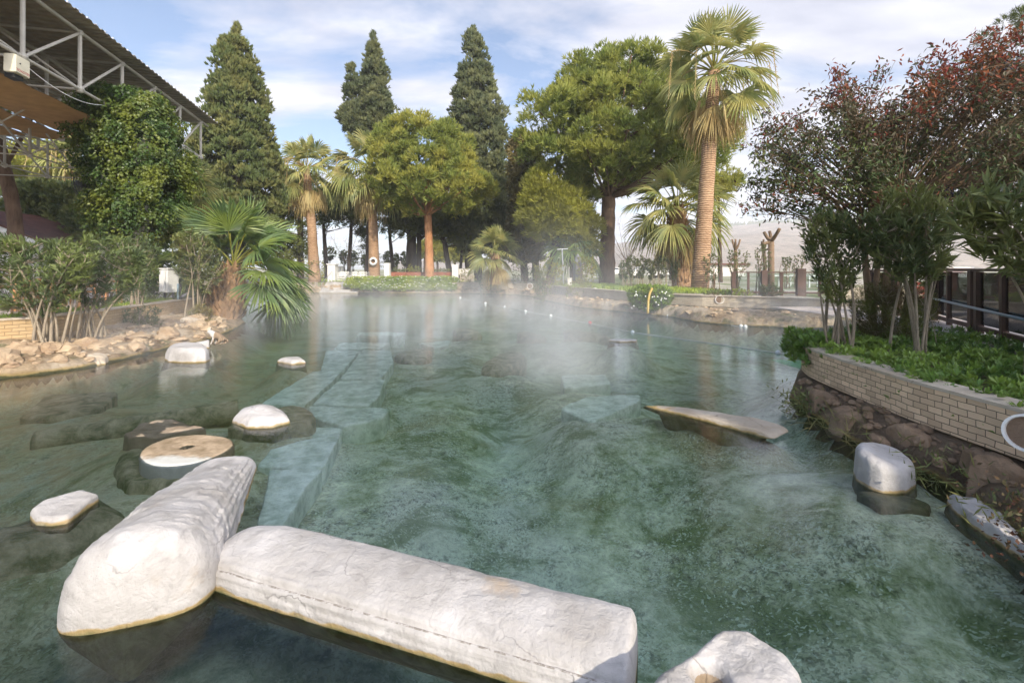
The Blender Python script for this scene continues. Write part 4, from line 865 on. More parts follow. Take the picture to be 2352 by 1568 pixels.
tree('pine_tree', 'small bright pine showing to the right of the tall palm trunk', (1655, 650), (1650, 430), [.2, .15, .08], BK['dark'], PING, 40, 40, .7, 50, .36, .06, LM['pine'], 114, GP)
# dark pines of the grove beyond, each with its own trunk
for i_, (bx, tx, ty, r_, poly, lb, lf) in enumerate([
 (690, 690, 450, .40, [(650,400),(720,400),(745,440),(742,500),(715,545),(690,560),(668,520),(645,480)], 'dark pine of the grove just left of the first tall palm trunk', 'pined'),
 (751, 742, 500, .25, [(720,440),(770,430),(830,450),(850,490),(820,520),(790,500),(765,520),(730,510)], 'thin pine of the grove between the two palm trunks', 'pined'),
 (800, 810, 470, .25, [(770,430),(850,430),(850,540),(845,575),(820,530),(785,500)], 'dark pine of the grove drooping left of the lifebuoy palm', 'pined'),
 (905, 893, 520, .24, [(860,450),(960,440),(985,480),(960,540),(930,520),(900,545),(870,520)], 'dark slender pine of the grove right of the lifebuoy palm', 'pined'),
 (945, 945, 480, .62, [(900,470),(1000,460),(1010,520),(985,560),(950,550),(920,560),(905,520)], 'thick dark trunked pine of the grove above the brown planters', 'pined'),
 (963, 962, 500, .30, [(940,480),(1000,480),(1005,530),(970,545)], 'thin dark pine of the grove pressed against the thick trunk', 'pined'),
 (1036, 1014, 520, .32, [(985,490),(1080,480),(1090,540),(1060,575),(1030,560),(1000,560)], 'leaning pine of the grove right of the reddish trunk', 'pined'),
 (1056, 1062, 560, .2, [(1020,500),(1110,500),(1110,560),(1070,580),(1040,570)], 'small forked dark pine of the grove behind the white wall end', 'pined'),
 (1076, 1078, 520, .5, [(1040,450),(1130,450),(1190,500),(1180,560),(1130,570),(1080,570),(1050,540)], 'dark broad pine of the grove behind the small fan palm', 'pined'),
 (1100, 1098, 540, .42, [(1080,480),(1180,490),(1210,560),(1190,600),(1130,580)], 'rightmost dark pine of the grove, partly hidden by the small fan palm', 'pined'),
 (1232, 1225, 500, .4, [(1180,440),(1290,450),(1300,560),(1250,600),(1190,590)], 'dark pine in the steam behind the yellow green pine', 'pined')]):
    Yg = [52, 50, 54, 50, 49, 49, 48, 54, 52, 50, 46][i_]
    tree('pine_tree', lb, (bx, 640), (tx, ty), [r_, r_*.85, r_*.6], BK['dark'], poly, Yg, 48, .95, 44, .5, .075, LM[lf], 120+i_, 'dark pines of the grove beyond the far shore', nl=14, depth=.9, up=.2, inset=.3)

# --- pine, trees and bushes beyond the left terrace
tree('pine_tree', 'leaning pine with a rough red brown trunk under the canopy at the left edge', (52, 640), (-10, 300), [.28, .25, .22], BK['pine'], [(-200,150),(60,150),(60,240),(-200,260)], 20, 40, .8, 40, .4, .07, LM['pine'], 140, None, nl=6, trunk_mid=(30, 470))
for i_, (bx, by, poly, Yq, lf, lb, nb) in enumerate([
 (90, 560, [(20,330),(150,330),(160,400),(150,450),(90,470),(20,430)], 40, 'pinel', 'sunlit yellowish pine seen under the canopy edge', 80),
 (20, 560, [(-80,330),(60,360),(90,430),(100,480),(0,500),(-80,480)], 34, 'pine', 'green pine behind the leaning trunk at the left edge', 80),
 (130, 600, [(60,470),(110,430),(170,430),(215,460),(230,520),(200,560),(90,560),(60,520)], 28, 'oled', 'dark leafy tree behind the wall fan', 110),
 (250, 600, [(200,480),(250,460),(330,470),(400,500),(390,560),(220,570)], 27, 'oled', 'dark tree filling the gap left of the fan palm', 80),
 (430, 600, [(395,345),(440,340),(470,370),(470,430),(440,450),(400,430)], 44, 'pine', 'bright pine top between the ivy and the broad cypress', 40),
 (500, 600, [(440,480),(660,480),(700,560),(690,610),(450,620)], 40, 'pined', 'dark undergrowth tree behind the big fan palm', 110)]):
    tree('pine_tree' if lf.startswith('pine') else 'leafy_tree', lb, (bx, 620), (bx, by-80), [.25, .2, .12], BK['dark'], poly, Yq, nb, .8, 44, .38, .07 if lf.startswith('p') else .14, LM[lf], 150+i_, None, nl=8, up=.3, inset=.3)

# ------------------------------------------------------------------ fan palms
def fan_frond(mb, P0, az, el, pet, Rb, g, nseg=26, spread=1.9, droop=0.35, m=0, sag=0.25, pm=0, w=1.0, cup=0.25):
    d0 = np.array([math.cos(az)*math.cos(el), math.sin(az)*math.cos(el), math.sin(el)])
    P1 = P0+d0*pet; P1b = P1-np.array([0, 0, sag*pet*.6]); mid = P0+d0*pet*.55
    C_ = curve(P0, mid, P1b, 6); tube(mb, C_, np.linspace(.022, .010, 6)*max(1, pet), 4, m=pm, cap=False)
    t = unit(P1b-mid); side = unit(np.cross(t, [0, 0, 1.])+g.normal(0, .38, 3)); side = unit(side-(side@t)*t); nn = np.cross(side, t)
    ph = np.linspace(-spread, spread, nseg)+g.normal(0, .02, nseg); fr = np.array([0, .22, .45, .7, .88, 1.0]); k = len(fr)
    Ls = Rb*(0.72+0.28*np.cos(ph*.75))*g.uniform(.92, 1.05, nseg)
    dirs = np.cos(ph)[:, None]*t+np.sin(ph)[:, None]*side
    perp = -np.sin(ph)[:, None]*t+np.cos(ph)[:, None]*side
    ww = np.minimum(2*spread/nseg*fr*1.05, np.array([0, .1, .1, .06, .03, .002])*(26/nseg)*w)
    dr = droop*g.uniform(.5, 1.6, nseg)[:, None]*Ls[:, None]*(fr[None]**2.6)
    C0 = P1b+dirs[:, None]*(Ls[:, None, None]*fr[None, :, None])+nn*(cup*Ls[:, None, None]*(fr*(1-fr))[None, :, None])
    C0[..., 2] -= dr
    hw = perp[:, None]*(Rb*ww/2)[None, :, None]; pl = nn*(Rb*ww*.35)[None, :, None]
    A, B, Cc = C0-hw+pl, C0+hw+pl, C0-pl*.6
    V = np.stack([A, Cc, B], 2)         # nseg,k,3,3
    idx = (np.arange(nseg)[:, None]*k+np.arange(k-1)[None])*3; idx = idx.reshape(-1)
    Q = np.concatenate([np.stack([idx, idx+1, idx+4, idx+3], -1), np.stack([idx+1, idx+2, idx+5, idx+4], -1)])
    mb.add(V.reshape(-1, 3), Q, m=m)
def palm(name, label, base, top, Y, rad, bk, pet, Rb, nf, seed, group=None, leaf='palm', skirt=18, strings=0, nseg=24, el=(1.35, -.5), droop=.4, boots=0, trunk_mid=None, bz=.82, w=1.0, azf=None):
    b, t = D(*base, Y), D(*top, Y); b[2] = bz; g = rng(seed)
    root = empty(name, b, label, 'palm tree', group)
    pts = [b, t] if trunk_mid is None else [b, D(*trunk_mid, Y), t]
    trunk_part(root, pts, rad, bk, n=18, wob=.02, seed=seed)
    if boots:       # old leaf bases standing off the trunk
        mb = MB(); ax = np.array(pts); L = np.linspace(0, 1, len(pts))
        u = g.uniform(0.02, 1, boots); az = g.uniform(0, 2*np.pi, boots)
        C_ = np.stack([np.interp(u, L, ax[:, i]) for i in range(3)], -1); r_ = np.interp(u, np.linspace(0, 1, len(rad)), rad)
        o_ = np.stack([np.cos(az), np.sin(az), np.zeros(boots)], -1); P = C_+o_*(r_*.9)[:, None]
        blades(mb, P, unit(o_*.55+np.array([0, 0, 1.])+g.normal(0, .12, (boots, 3))), np.cross(o_, [0, 0, 1.]), r_*g.uniform(.7, 1.2, boots), r_*.42, fold=.25)
        part(mb, 'old_leaf_bases', bk, root)['kind'] = 'stuff'
    mb = MB(); c = t+np.array([0, 0, .1])
    for i in range(nf):
        q = i/nf; e = el[0]+(el[1]-el[0])*q**0.9+g.normal(0, .08); az = i*2.399+g.normal(0, .15)
        if azf is not None: az = azf(i, az)
        fan_frond(mb, c-np.array([0, 0, .25*q]), az, e, pet*g.uniform(.85, 1.1), Rb*g.uniform(.9, 1.08), g, nseg, 1.75, droop*(.5+q), sag=.15+.35*q, pm=1, w=w)
    part(mb, 'crown', [LM[leaf], LM['yel']], root)
    if skirt:
        mb = MB()
        for i in range(skirt):
            az = i*2.399+.7; e = -.75-g.uniform(0, .55)
            fan_frond(mb, c-np.array([0, 0, .35]), az, e, pet*g.uniform(.6, .9), Rb*g.uniform(.7, .95), g, max(12, nseg-8), 1.0, .65, sag=.4, w=.6, cup=0)
        part(mb, 'dry_skirt', LM['dry'], root)
    if strings:
        mb = MB()
        for i in range(strings):
            az = g.uniform(0, 2*np.pi); r1 = (pet+Rb)*g.uniform(.6, .92); a = c+np.array([0, 0, -.1]); q = c+np.array([math.cos(az)*r1, math.sin(az)*r1, .25]); z = q+np.array([math.cos(az)*.25, math.sin(az)*.25, -g.uniform(1.2, 2.9)])
            C_ = np.vstack([curve(a, (a+q)/2+np.array([0, 0, .9]), q, 7), curve(q, q+np.array([0, 0, -.3]), z, 10)[1:]])
            tube(mb, C_, np.linspace(.03, .012, len(C_)), 4, cap=False)
            n = 60; u = g.uniform(.45, 1, n); P = np.stack([np.interp(u, np.linspace(0, 1, len(C_)), C_[:, k]) for k in range(3)], -1)
            blades(mb, P, unit(np.array([0, 0, -1.])+g.normal(0, .5, (n, 3))), sphere_pts(g, n), g.uniform(.1, .3, n), .03)
        part(mb, 'flower_stalks', LM['dry'], root)
    return root
GW = 'tall fan palms round the pool'
palm('fan_palm', 'tallest fan palm with a thick ringed trunk, right of the middle', (1607, 660), (1640, 165), 25, [.47, .42, .38, .32], BK['palm'], 2.0, 1.6, 32, 201, GW, skirt=16, strings=12, trunk_mid=(1622, 440), nseg=30, el=(1.45, -.40), droop=.22)
palm('fan_palm', 'fan palm with golden hanging stalks right of the broad cypress', (723, 640), (704, 390), 40, [.52, .40, .36, .30], BK['palm'], 1.9, 1.55, 30, 202, GW, skirt=18, strings=26, trunk_mid=(716, 520), nseg=26, droop=.30, w=1.15)
palm('fan_palm', 'fan palm whose trunk carries the lifebuoy', (860, 640), (848, 385), 42, [.55, .44, .40, .30], BK['palm'], 2.3, 1.9, 30, 203, GW, skirt=16, strings=2, trunk_mid=(857, 520), nseg=26, el=(1.4, -.7), droop=.38, w=1.15)
palm('fan_palm', 'rough trunked fan palm left of the tallest palm', (1567, 660), (1555, 480), 28, [.58, .52, .48], BK['rough'], 1.9, 1.75, 30, 204, GW, skirt=8, boots=260, nseg=30, el=(1.35, -.35), droop=.30, trunk_mid=(1558, 570))
palm('fan_palm', 'small stout fan palm on the far shore in the middle', (1138, 650), (1138, 582), 35, [.42, .38, .35], BK['rough'], 1.2, 1.2, 26, 205, GW, skirt=4, boots=110, nseg=24, el=(1.45, -.25), droop=.25)
palm('fan_palm', 'pale fan palm behind the ivy column', (432, 640), (424, 445), 25, [.3, .28, .26], BK['rough'], 1.0, 1.35, 30, 206, GW, skirt=10, boots=60, nseg=26, leaf='palm')
palm('fan_palm', 'golden fan palm glimpsed under the canopy beside the ivy', (178, 640), (170, 370), 32, [.3, .28, .26], BK['palm'], 1.1, 1.4, 26, 207, GW, skirt=30, strings=8, nseg=22, leaf='palm')
palm('fan_palm', 'faint fan palm standing in the steam below the yellow green pine', (1318, 650), (1312, 575), 33, [.25, .22, .2], BK['dark'], 1.0, 1.5, 22, 208, GW, skirt=0, nseg=22, leaf='palmg', el=(1.3, -.2))
palm('fan_palm', 'big leaning fan palm with a shaggy brown trunk at the tip of the left bank', (520, 738), (536, 612), 16.6, [.47, .50, .42, .30], BK['rough'], 1.45, 1.45, 34, 209, None, leaf='palmg', skirt=0, boots=330, nseg=34, el=(1.35, -.5), droop=.14, bz=.05, w=1.1, trunk_mid=(524, 690), azf=lambda i, az: (az if i < 5 or math.sin(az) > -.45 else -az) if i < 18 else (((i*.37) % 1.2)-.45 if i % 3 else 2.3+((i*.61) % 1.0)))

# ------------------------------------------------------------------ leafy shrubs with stems
def shrub(name, label, base, poly, Y, ntip, per, L, Wd, leaf, stems, seed, group=None, cat='shrub', bk=None, z0=.84, depth=.8, sr=.018, ang=.75, root_spread=.15, fold=.18, twig=.22, droop=0.05, kind2=None, frac2=0, sub=.5, whorls=2):
    g = rng(seed); poly = np.asarray(poly, float); lo, hi = poly.min(0), poly.max(0); ppm = F/Y; b = D(*base, Y) if len(base) == 2 else np.array(base); b[2] = z0
    cxp = (lo[0]+hi[0])/2; tips = []
    while len(tips) < ntip:
        x, y = g.uniform(lo, hi)
        if not inpoly(poly, np.array([x]), np.array([y]))[0]: continue
        xs = np.linspace(lo[0], hi[0], 40); k = inpoly(poly, xs, np.full(40, y)); k |= np.abs(xs-x) < (hi[0]-lo[0])/39; a_, b_ = xs[k].min(), xs[k].max(); hw = max((b_-a_)/2, 1); u = min(1, abs(x-(a_+b_)/2)/hw)
        dm = min(hw/ppm, (hi[0]-lo[0])/2/ppm)*math.sqrt(1-u*u)*depth
        tips.append(D(x, y, Y)+np.array([0, g.uniform(-1, 1)*dm, 0]))
    tips = np.array(tips); root = empty(name, b, label, cat, group)
    mb = MB(); k = min(stems, ntip); ids = g.choice(ntip, k, replace=False); ends = []
    for i in ids:
        s = b+np.array([g.normal(0, root_spread), g.normal(0, root_spread), 0]); e = tips[i]; m_ = s+(e-s)*np.array([.25, .25, .6])+g.normal(0, .08, 3)
        C_ = curve(s, m_, e, 10)+0; tube(mb, C_, np.linspace(sr*g.uniform(.8, 1.3), sr*.3, 10), 6, cap=False); ends.append(C_)
    allc = np.concatenate([c[4:] for c in ends])
    for i in range(0, ntip, 2):
        q = allc[np.argmin(((allc-tips[i])**2).sum(1)+ (allc[:, 2] > tips[i][2])*4)]
        tube(mb, curve(q, (q+tips[i])/2+np.array([0, 0, -.04]), tips[i], 4), np.linspace(sr*.4, sr*.2, 4), 4, cap=False)
    part(mb, 'stems', bk or BK['grey'], root, True)
    out = unit((tips-np.array([b[0], b[1], tips[:, 2].mean()-.6]))*np.array([1, 1, .9])+np.array([0, 0, .5])); ax = unit(out+g.normal(0, .35, out.shape))
    P, Dv, S = [], [], []
    for wv in range(whorls):
        n = ntip*per; A = np.repeat(ax, per, 0); off = -wv*twig*.5+g.uniform(-twig*.35, 0, n); ph = g.uniform(0, 2*np.pi, n)
        r1 = unit(np.cross(A, sphere_pts(g, n))); th_ = ang*g.uniform(.5, 1.25, n)+wv*.25
        d = unit(A*np.cos(th_)[:, None]+r1*np.sin(th_)[:, None]); P.append(np.repeat(tips, per, 0)+A*off[:, None]); Dv.append(d); S.append(np.cross(A, d)+1e-3)
    P, Dv, S = map(np.concatenate, (P, Dv, S)); mb = MB()
    mk = (g.random(len(P)) < frac2).astype(int) if kind2 else np.zeros(len(P), int)
    for q in (0, 1):
        k = mk == q
        if k.any(): blades(mb, P[k], Dv[k], S[k], L*g.uniform(.65, 1.15, k.sum()), Wd*g.uniform(.8, 1.2, k.sum()), m=q, fold=fold, droop=droop)
    part(mb, 'foliage', [leaf, kind2] if kind2 else leaf, root)
    return root
GO = 'oleander bushes along the left bank'
shrub('oleander', 'leafy oleander with bare arching stems at the left edge of the bank', (108, 795), [(-40,545),(60,540),(170,570),(215,600),(200,660),(150,700),(100,720),(40,700),(-40,720)], 9.8, 300, 9, .19, .028, LM['ole'], 14, 301, GO, z0=.35, sr=.028, whorls=2, depth=.55)
shrub('oleander', 'oleander on two pale stems in the middle of the left bank', (205, 775), [(120,560),(200,540),(290,550),(330,590),(320,650),(270,690),(220,700),(180,680),(130,640)], 10.6, 300, 9, .19, .028, LM['ole'], 11, 302, GO, z0=.42, sr=.026, depth=.55)
shrub('oleander', 'oleander behind the brick wall next to the ivy base', (318, 705), [(260,545),(330,545),(365,570),(360,640),(330,680),(280,660)], 13.5, 170, 9, .155, .028, LM['ole'], 9, 303, GO, z0=.86, sr=.022, depth=.5)
shrub('oleander', 'dark oleander between the white cabinet and the leaning fan palm', (457, 720), [(390,545),(440,520),(500,560),(520,600),(505,650),(470,680),(430,650),(395,610)], 15.3, 260, 9, .165, .03, LM['oled'], 9, 304, GO, z0=.4, sr=.024, depth=.5)
shrub('shrub', 'low dark shrub growing out of the foot of the left bank wall', (315, 745), [(280,715),(330,700),(370,710),(372,745),(330,760),(285,745)], 12.6, 90, 9, .12, .022, LM['oled'], 8, 305, None, z0=.45, depth=.6)
shrub('shrub', 'tuft of grey dry stems at the foot of the leaning fan palm', (455, 765), [(425,715),(460,690),(495,720),(505,755),(470,765),(430,750)], 14.6, 90, 8, .16, .02, LM['grass'], 14, 306, None, z0=.3, depth=.6)
# right bank
GR = 'oleanders on the right bank planter'
shrub('oleander', 'slender oleander at the left tip of the right planter', (1935, 790), [(1830,500),(1900,480),(1960,500),(1990,560),(1970,640),(1930,690),(1900,680),(1880,640),(1850,560)], 6.9, 150, 8, .175, .028, LM['oled'], 9, 311, GR, z0=.68, sr=.022, depth=.5, whorls=2)
shrub('oleander', 'bushy oleander under the red leaved tree', (2090, 780), [(1990,500),(2040,440),(2110,430),(2170,470),(2200,560),(2160,620),(2100,640),(2040,620),(2000,580)], 6.6, 230, 8, .185, .030, LM['oled'], 8, 312, GR, z0=.68, sr=.02, depth=.5)
shrub('oleander', 'big leaved oleander spray reaching in from the right edge', (2440, 760), [(2200,440),(2260,400),(2352,420),(2450,430),(2450,640),(2352,640),(2290,600),(2230,560),(2190,520)], 4.9, 120, 8, .23, .040, LM['oled'], 10, 313, GR, z0=.66, sr=.02, depth=.35)
shrub('feathery_shrub', 'feathery yellow green and rusty shrub at the foot of the red leaved tree', (2060, 770), [(1950,690),(1990,650),(2060,640),(2120,650),(2145,700),(2120,770),(1990,780)], 7.6, 800, 8, .09, .006, LM['fern'], 30, 314, None, z0=.68, sr=.006, ang=.5, fold=0, whorls=3)
# ground cover of rosettes (one mass nobody could count)
def cover(name, label, area, n, per, L, Wd, leaf, seed, zf, ang=1.0, spill=None, flowers=0, kind='stuff', cat='ground cover', fl_size=.05):
    g = rng(seed); area = np.asarray(area, float); lo, hi = area.min(0), area.max(0); P = g.uniform(lo, hi, (n*4, 2)); P = P[inpoly(area, P[:, 0], P[:, 1])][:n]; n = len(P)
    z = zf(P[:, 0], P[:, 1])*g.uniform(.55, 1.0, n)+0; C_ = np.c_[P, z]; A = unit(g.normal(0, .45, (n, 3))+np.array([0, 0, 1.]))
    if spill is not None: A = unit(A+spill(P))
    Ar = np.repeat(A, per, 0); m = len(Ar); r1 = unit(np.cross(Ar, sphere_pts(g, m))); th_ = ang*g.uniform(.4, 1.2, m); d = unit(Ar*np.cos(th_)[:, None]+r1*np.sin(th_)[:, None])
    mb = MB(); blades(mb, np.repeat(C_, per, 0), d, np.cross(Ar, d)+1e-3, L*g.uniform(.7, 1.2, m), Wd*g.uniform(.8, 1.2, m), mid=.62, fold=.15)
    o = mb.build(name, leaf); tag(o, label, cat, None, kind); return o, C_
bedz = lambda x, y: .66+.20+.07*vnoise(x, y, 2.5, 44, 3)
cover('ground_cover', 'glossy green rosettes spilling over the planter wall of the right bank', [(4.34,2.6),(6.4,2.6),(8.0,6.6),(8.6,9.0),(6.6,9.0),(4.85,7.6),(4.5,7.0),(4.46,6.1),(4.37,5.0),(4.42,3.9)], 4600, 12, .10, .028, LM['pitt'], 321, lambda x, y: bedz(x, y)-.06*(x < 4.45))
cover('leafy_clump', 'dark green rosette clump hanging at the planter tip', [(4.45,6.9),(4.9,7.0),(5.2,7.8),(4.9,8.1),(4.5,7.6)], 300, 12, .10, .028, LM['pitt'], 322, lambda x, y: .95+0*x, kind=None, cat='plant')
lf_ = lambda x, y: 1.12+.22*vnoise(x, y, .9, 4, 3)
hg, hp = cover('flowering_hedge', 'low bright green hedge dotted with white flowers on the far shore', [(-14.0,37.9),(-12.0,37.3),(-6,37.2),(-4.6,37.0),(-4.4,38.2),(-5.5,40.4),(-12,40.4),(-14.0,39.4)], 6500, 5, .26, .09, LM['hedge'], 323, lambda x, y: .35+.85*np.clip((y-37.2)/1.3, 0, 1)*(1+.1*vnoise(x, y, .9, 4, 3)), kind=None, cat='hedge')
g_ = rng(5); mb = MB(); 
for q in hp[g_.choice(len(hp), 230, replace=False)]: lathe(mb, q+np.array([0, -.26, .20]), [(.001, .03), (.06, .02), (.07, 0), (.001, -.02)], 6)
f_ = mb.build('flowers', M_flower); f_.parent = hg
tag(f_, kind='stuff')
# grass strips
def grass(name, label, area, n, L, leaf, seed, z=.84, Wd=.02):
    g = rng(seed); area = np.asarray(area, float); P = g.uniform(area.min(0), area.max(0), (n*4, 2)); P = P[inpoly(area, P[:, 0], P[:, 1])][:n]; n = len(P)
    mb = MB(); blades(mb, np.c_[P, np.full(n, z)], unit(g.normal(0, .35, (n, 3))+np.array([0, 0, 1.])), sphere_pts(g, n), L*g.uniform(.5, 1.3, n), Wd)
    return tag(mb.build(name, leaf), label, 'grass', None, 'stuff')
grass('grass', 'short green grass behind the far right wall', [(3.2,28),(4.6,26.2),(6,22.6),(9,21),(11,20),(8,31),(3,34)], 9000, .22, LM['hedge'], 331, Wd=.05)
grass('grass', 'green verge behind the left bank wall', [(-11.2,9),(-10.8,10),(-11,12.5),(-11.9,16.3),(-12.4,16.2),(-11.6,12.5),(-11.5,9)], 4200, .16, LM['hedge'], 332, z=.85, Wd=.03)
grass('grass', 'lawn beyond the steps on the far shore', [(-22,41),(-4,41),(-3,60),(-24,60)], 9000, .2, LM['hedge'], 333, Wd=.07)
# weeds hanging on the right bank
g_ = rng(77)
for i_, (x, y, n, lf, L, Wd, lb, sx_) in enumerate([(4.12, 6.35, 420, 'oled', .10, .02, 'green moss cushion on the corner of the right bank', .16), (4.0, 5.3, 170, 'grass', .38, .010, 'dry straw tuft hanging over the right bank water', .30),
  (3.98, 4.15, 330, 'oled', .13, .012, 'dark weed tuft beside the lilac-white block', .28), (3.92, 3.35, 260, 'oled', .12, .014, 'green weed tuft low on the right bank edge', .22), (3.58, 2.75, 1500, 'russet', .045, .022, 'russet small leaved bush at the right edge low over the water', .26)]):
    mb = MB(); P = np.c_[g_.normal(x, sx_, n), g_.normal(y, sx_, n), np.abs(g_.normal(.12, .10, n))]
    if lf == 'russet': P = np.c_[g_.normal(x, .20, n), g_.normal(y, .30, n), g_.uniform(.02, .50, n)]
    d = unit(g_.normal(0, .7, (n, 3))+np.array([-.4, -.15, .35])); S = sphere_pts(g_, n); P[:, 0] = np.maximum(P[:, 0], x-.35)
    blades(mb, P-np.array([x, y, 0]), d, S, L*g_.uniform(.5, 1.2, n), Wd, droop=.25 if lf == 'grass' else 0)
    o = mb.build('russet_bush' if lf == 'russet' else 'weed_tuft', LM[lf]); o.location = (x, y, 0); tag(o, lb, 'bush' if lf == 'russet' else 'weeds', None, 'stuff')

# ------------------------------------------------------------------ red leaved tree of the right bank
def red_tree():
    Y = 8.0; g = rng(401); b = D(2040, 775, Y); b[2] = .66
    root = empty('red_leaved_tree', b, 'wide spreading tree with bronze and red leaves and black berries on the right bank', 'tree')
    poly = np.array([(1735,335),(1760,290),(1800,240),(1880,205),(1950,160),(1975,120),(2050,130),(2110,105),(2180,125),(2235,110),(2290,120),(2360,150),(2470,200),(2480,420),(2400,450),(2330,400),(2240,440),(2170,470),(2090,500),(2020,520),(1960,500),(1900,510),(1840,480),(1780,500),(1735,470),(1728,400)], float)
    cl = crown_blobs(poly, Y, 150, .30, 402, .62, .4, .4)
    mb = MB(); forks = [D(2040, 600, Y), D(1985, 560, Y+.4), D(2110, 590, Y-.3), D(2030, 520, Y)]
    bases = [b+np.array([x, y, 0]) for x, y in ((0, 0), (-.12, .1), (.25, .05), (-.3, -.05))]
    for i, (s, e) in enumerate(zip(bases, forks)): tube(mb, curve(s, (s+e)/2+g.normal(0, .08, 3), e, 12), np.linspace(.075, .05, 12)*(1 if i < 3 else .7), 10, wob=.05, seed=i, cap=False)
    part(mb, 'trunk', BK['brown'], root, True)
    mb = MB(); tw = []
    for i, c in enumerate(cl):
        f = forks[i % 4]; e = c[:3]; m_ = (f+e)/2+np.array([0, 0, .25])+g.normal(0, .12, 3); C_ = curve(f, m_, e, 10); tube(mb, C_, np.linspace(.020, .006, 10), 5, cap=False); tw.append(C_)
        for _ in range(9):
            q = C_[g.integers(4, 10)]; z = e+sphere_pts(g, 1)[0]*g.uniform(.15, .5)*np.array([1, 1, .8]); tube(mb, curve(q, (q+z)/2+g.normal(0, .05, 3), z, 5), np.linspace(.007, .0025, 5), 4, cap=False); tw.append(curve(q, (q+z)/2, z, 5))
    part(mb, 'branches', BK['brown'], root, True)
    pts = np.concatenate([t[-3:] for t in tw]); n = 42000; P = pts[g.integers(0, len(pts), n)]+g.normal(0, .06, (n, 3))
    # leaf colour belongs to the plant: redder shoots at the top and outside
    xp = CX+P[:, 0]/P[:, 1]*F; yp = HZ-(P[:, 2]-H)/P[:, 1]*F
    pr = np.clip((270-yp)/300, 0, .5)+.35*(vnoise(P[:, 0], P[:, 2], 1.6, 9, 2) > .25)
    isr = g.random(n) < pr
    keep = g.random(n) < np.clip(.55+.5*(P[:, 2]-2.4), .40, 1); keep &= ~((xp < 1990) & (yp > 330) & (g.random(n) < .45))
    D_ = unit(g.normal(0, .7, (n, 3))+np.array([0, 0, -.35])); S = sphere_pts(g, n); mb = MB()
    grn = (g.random(n) < np.clip((yp-250)/260, 0, .55)) & ~isr
    for q, k in ((0, ~isr & keep & ~grn), (1, isr & keep), (2, grn & keep)): blades(mb, P[k], D_[k], S[k], g.uniform(.06, .12, k.sum()), g.uniform(.026, .042, k.sum()), m=q, fold=.2)
    part(mb, 'crown', [LM['redg'], LM['red'], LM['ole']], root)
    mb = MB()
    for c in cl[g.choice(len(cl), 26, replace=False)]:
        for q in c[:3]+g.normal(0, .06, (26, 3)): lathe(mb, q, [(.001, .014), (.011, .008), (.014, 0), (.011, -.008), (.001, -.014)], 6)
    part(mb, 'berries', M_berry, root, True)['kind'] = 'stuff'
red_tree()
tree('pine_tree', 'needle tree poking in at the top right corner', (2500, 640), (2440, 0), [.3, .25, .15], BK['dark'], [(2290,90),(2300,60),(2352,10),(2480,-60),(2560,100),(2500,230),(2352,220),(2310,190),(2330,150)], 14, 60, .30, 60, .17, .012, LM['pined'], 405, None, nl=24, inset=.3)
tree('leafy_tree', 'dense reddish hedge tree behind the fence at the right edge', (2420, 640), (2400, 420), [.2, .15, .1], BK['dark'], [(2180,330),(2300,280),(2500,260),(2520,460),(2400,480),(2352,450),(2260,440),(2200,420)], 11, 70, .45, 46, .10, .05, LM['redg'], 406, None, nl=20, inset=.3)

# ------------------------------------------------------------------ ivy column
def ivy():
    Y = 16.2; poly = np.array([(300,195),(350,215),(392,245),(402,290),(420,340),(428,390),(432,450),(420,500),(405,540),(370,560),(365,600),(372,660),(350,690),(290,690),(285,620),(290,560),(240,545),(215,500),(225,430),(205,380),(195,330),(180,290),(190,260),(230,215)], float)
    b = np.array([X_(325, Y), Y, .84]); root = empty('ivy_column', b, 'column under the canopy swathed from floor to roof in green ivy', 'ivy')
    mb = MB(); tube(mb, [b, b+np.array([0, 0, 6.9])], .22, 16); part(mb, 'column', M_wall, root, True)
    bl = crown_blobs(poly, Y, 330, .38, 411, .7, .45)
    g = rng(412); mb = MB()
    for (x, y, z, r, _, _) in bl:
        n = 190; d = sphere_pts(g, n); P = np.array([x, y, z])+d*r*g.uniform(.7, 1.05, n)[:, None]; out = unit(P-np.array([b[0], b[1], 0])*1.0-np.c_[np.zeros(n), np.zeros(n), P[:, 2]])
        dv = unit(g.normal(0, .5, (n, 3))+out*.5+np.array([0, 0, -.8])); blades(mb, P, dv, np.cross(out, dv)+g.normal(0, .3, (n, 3)), g.uniform(.07, .12, n), g.uniform(.07, .11, n), mid=.4, fold=.12)
    part(mb, 'leaves', LM['ivy'], root)
ivy()

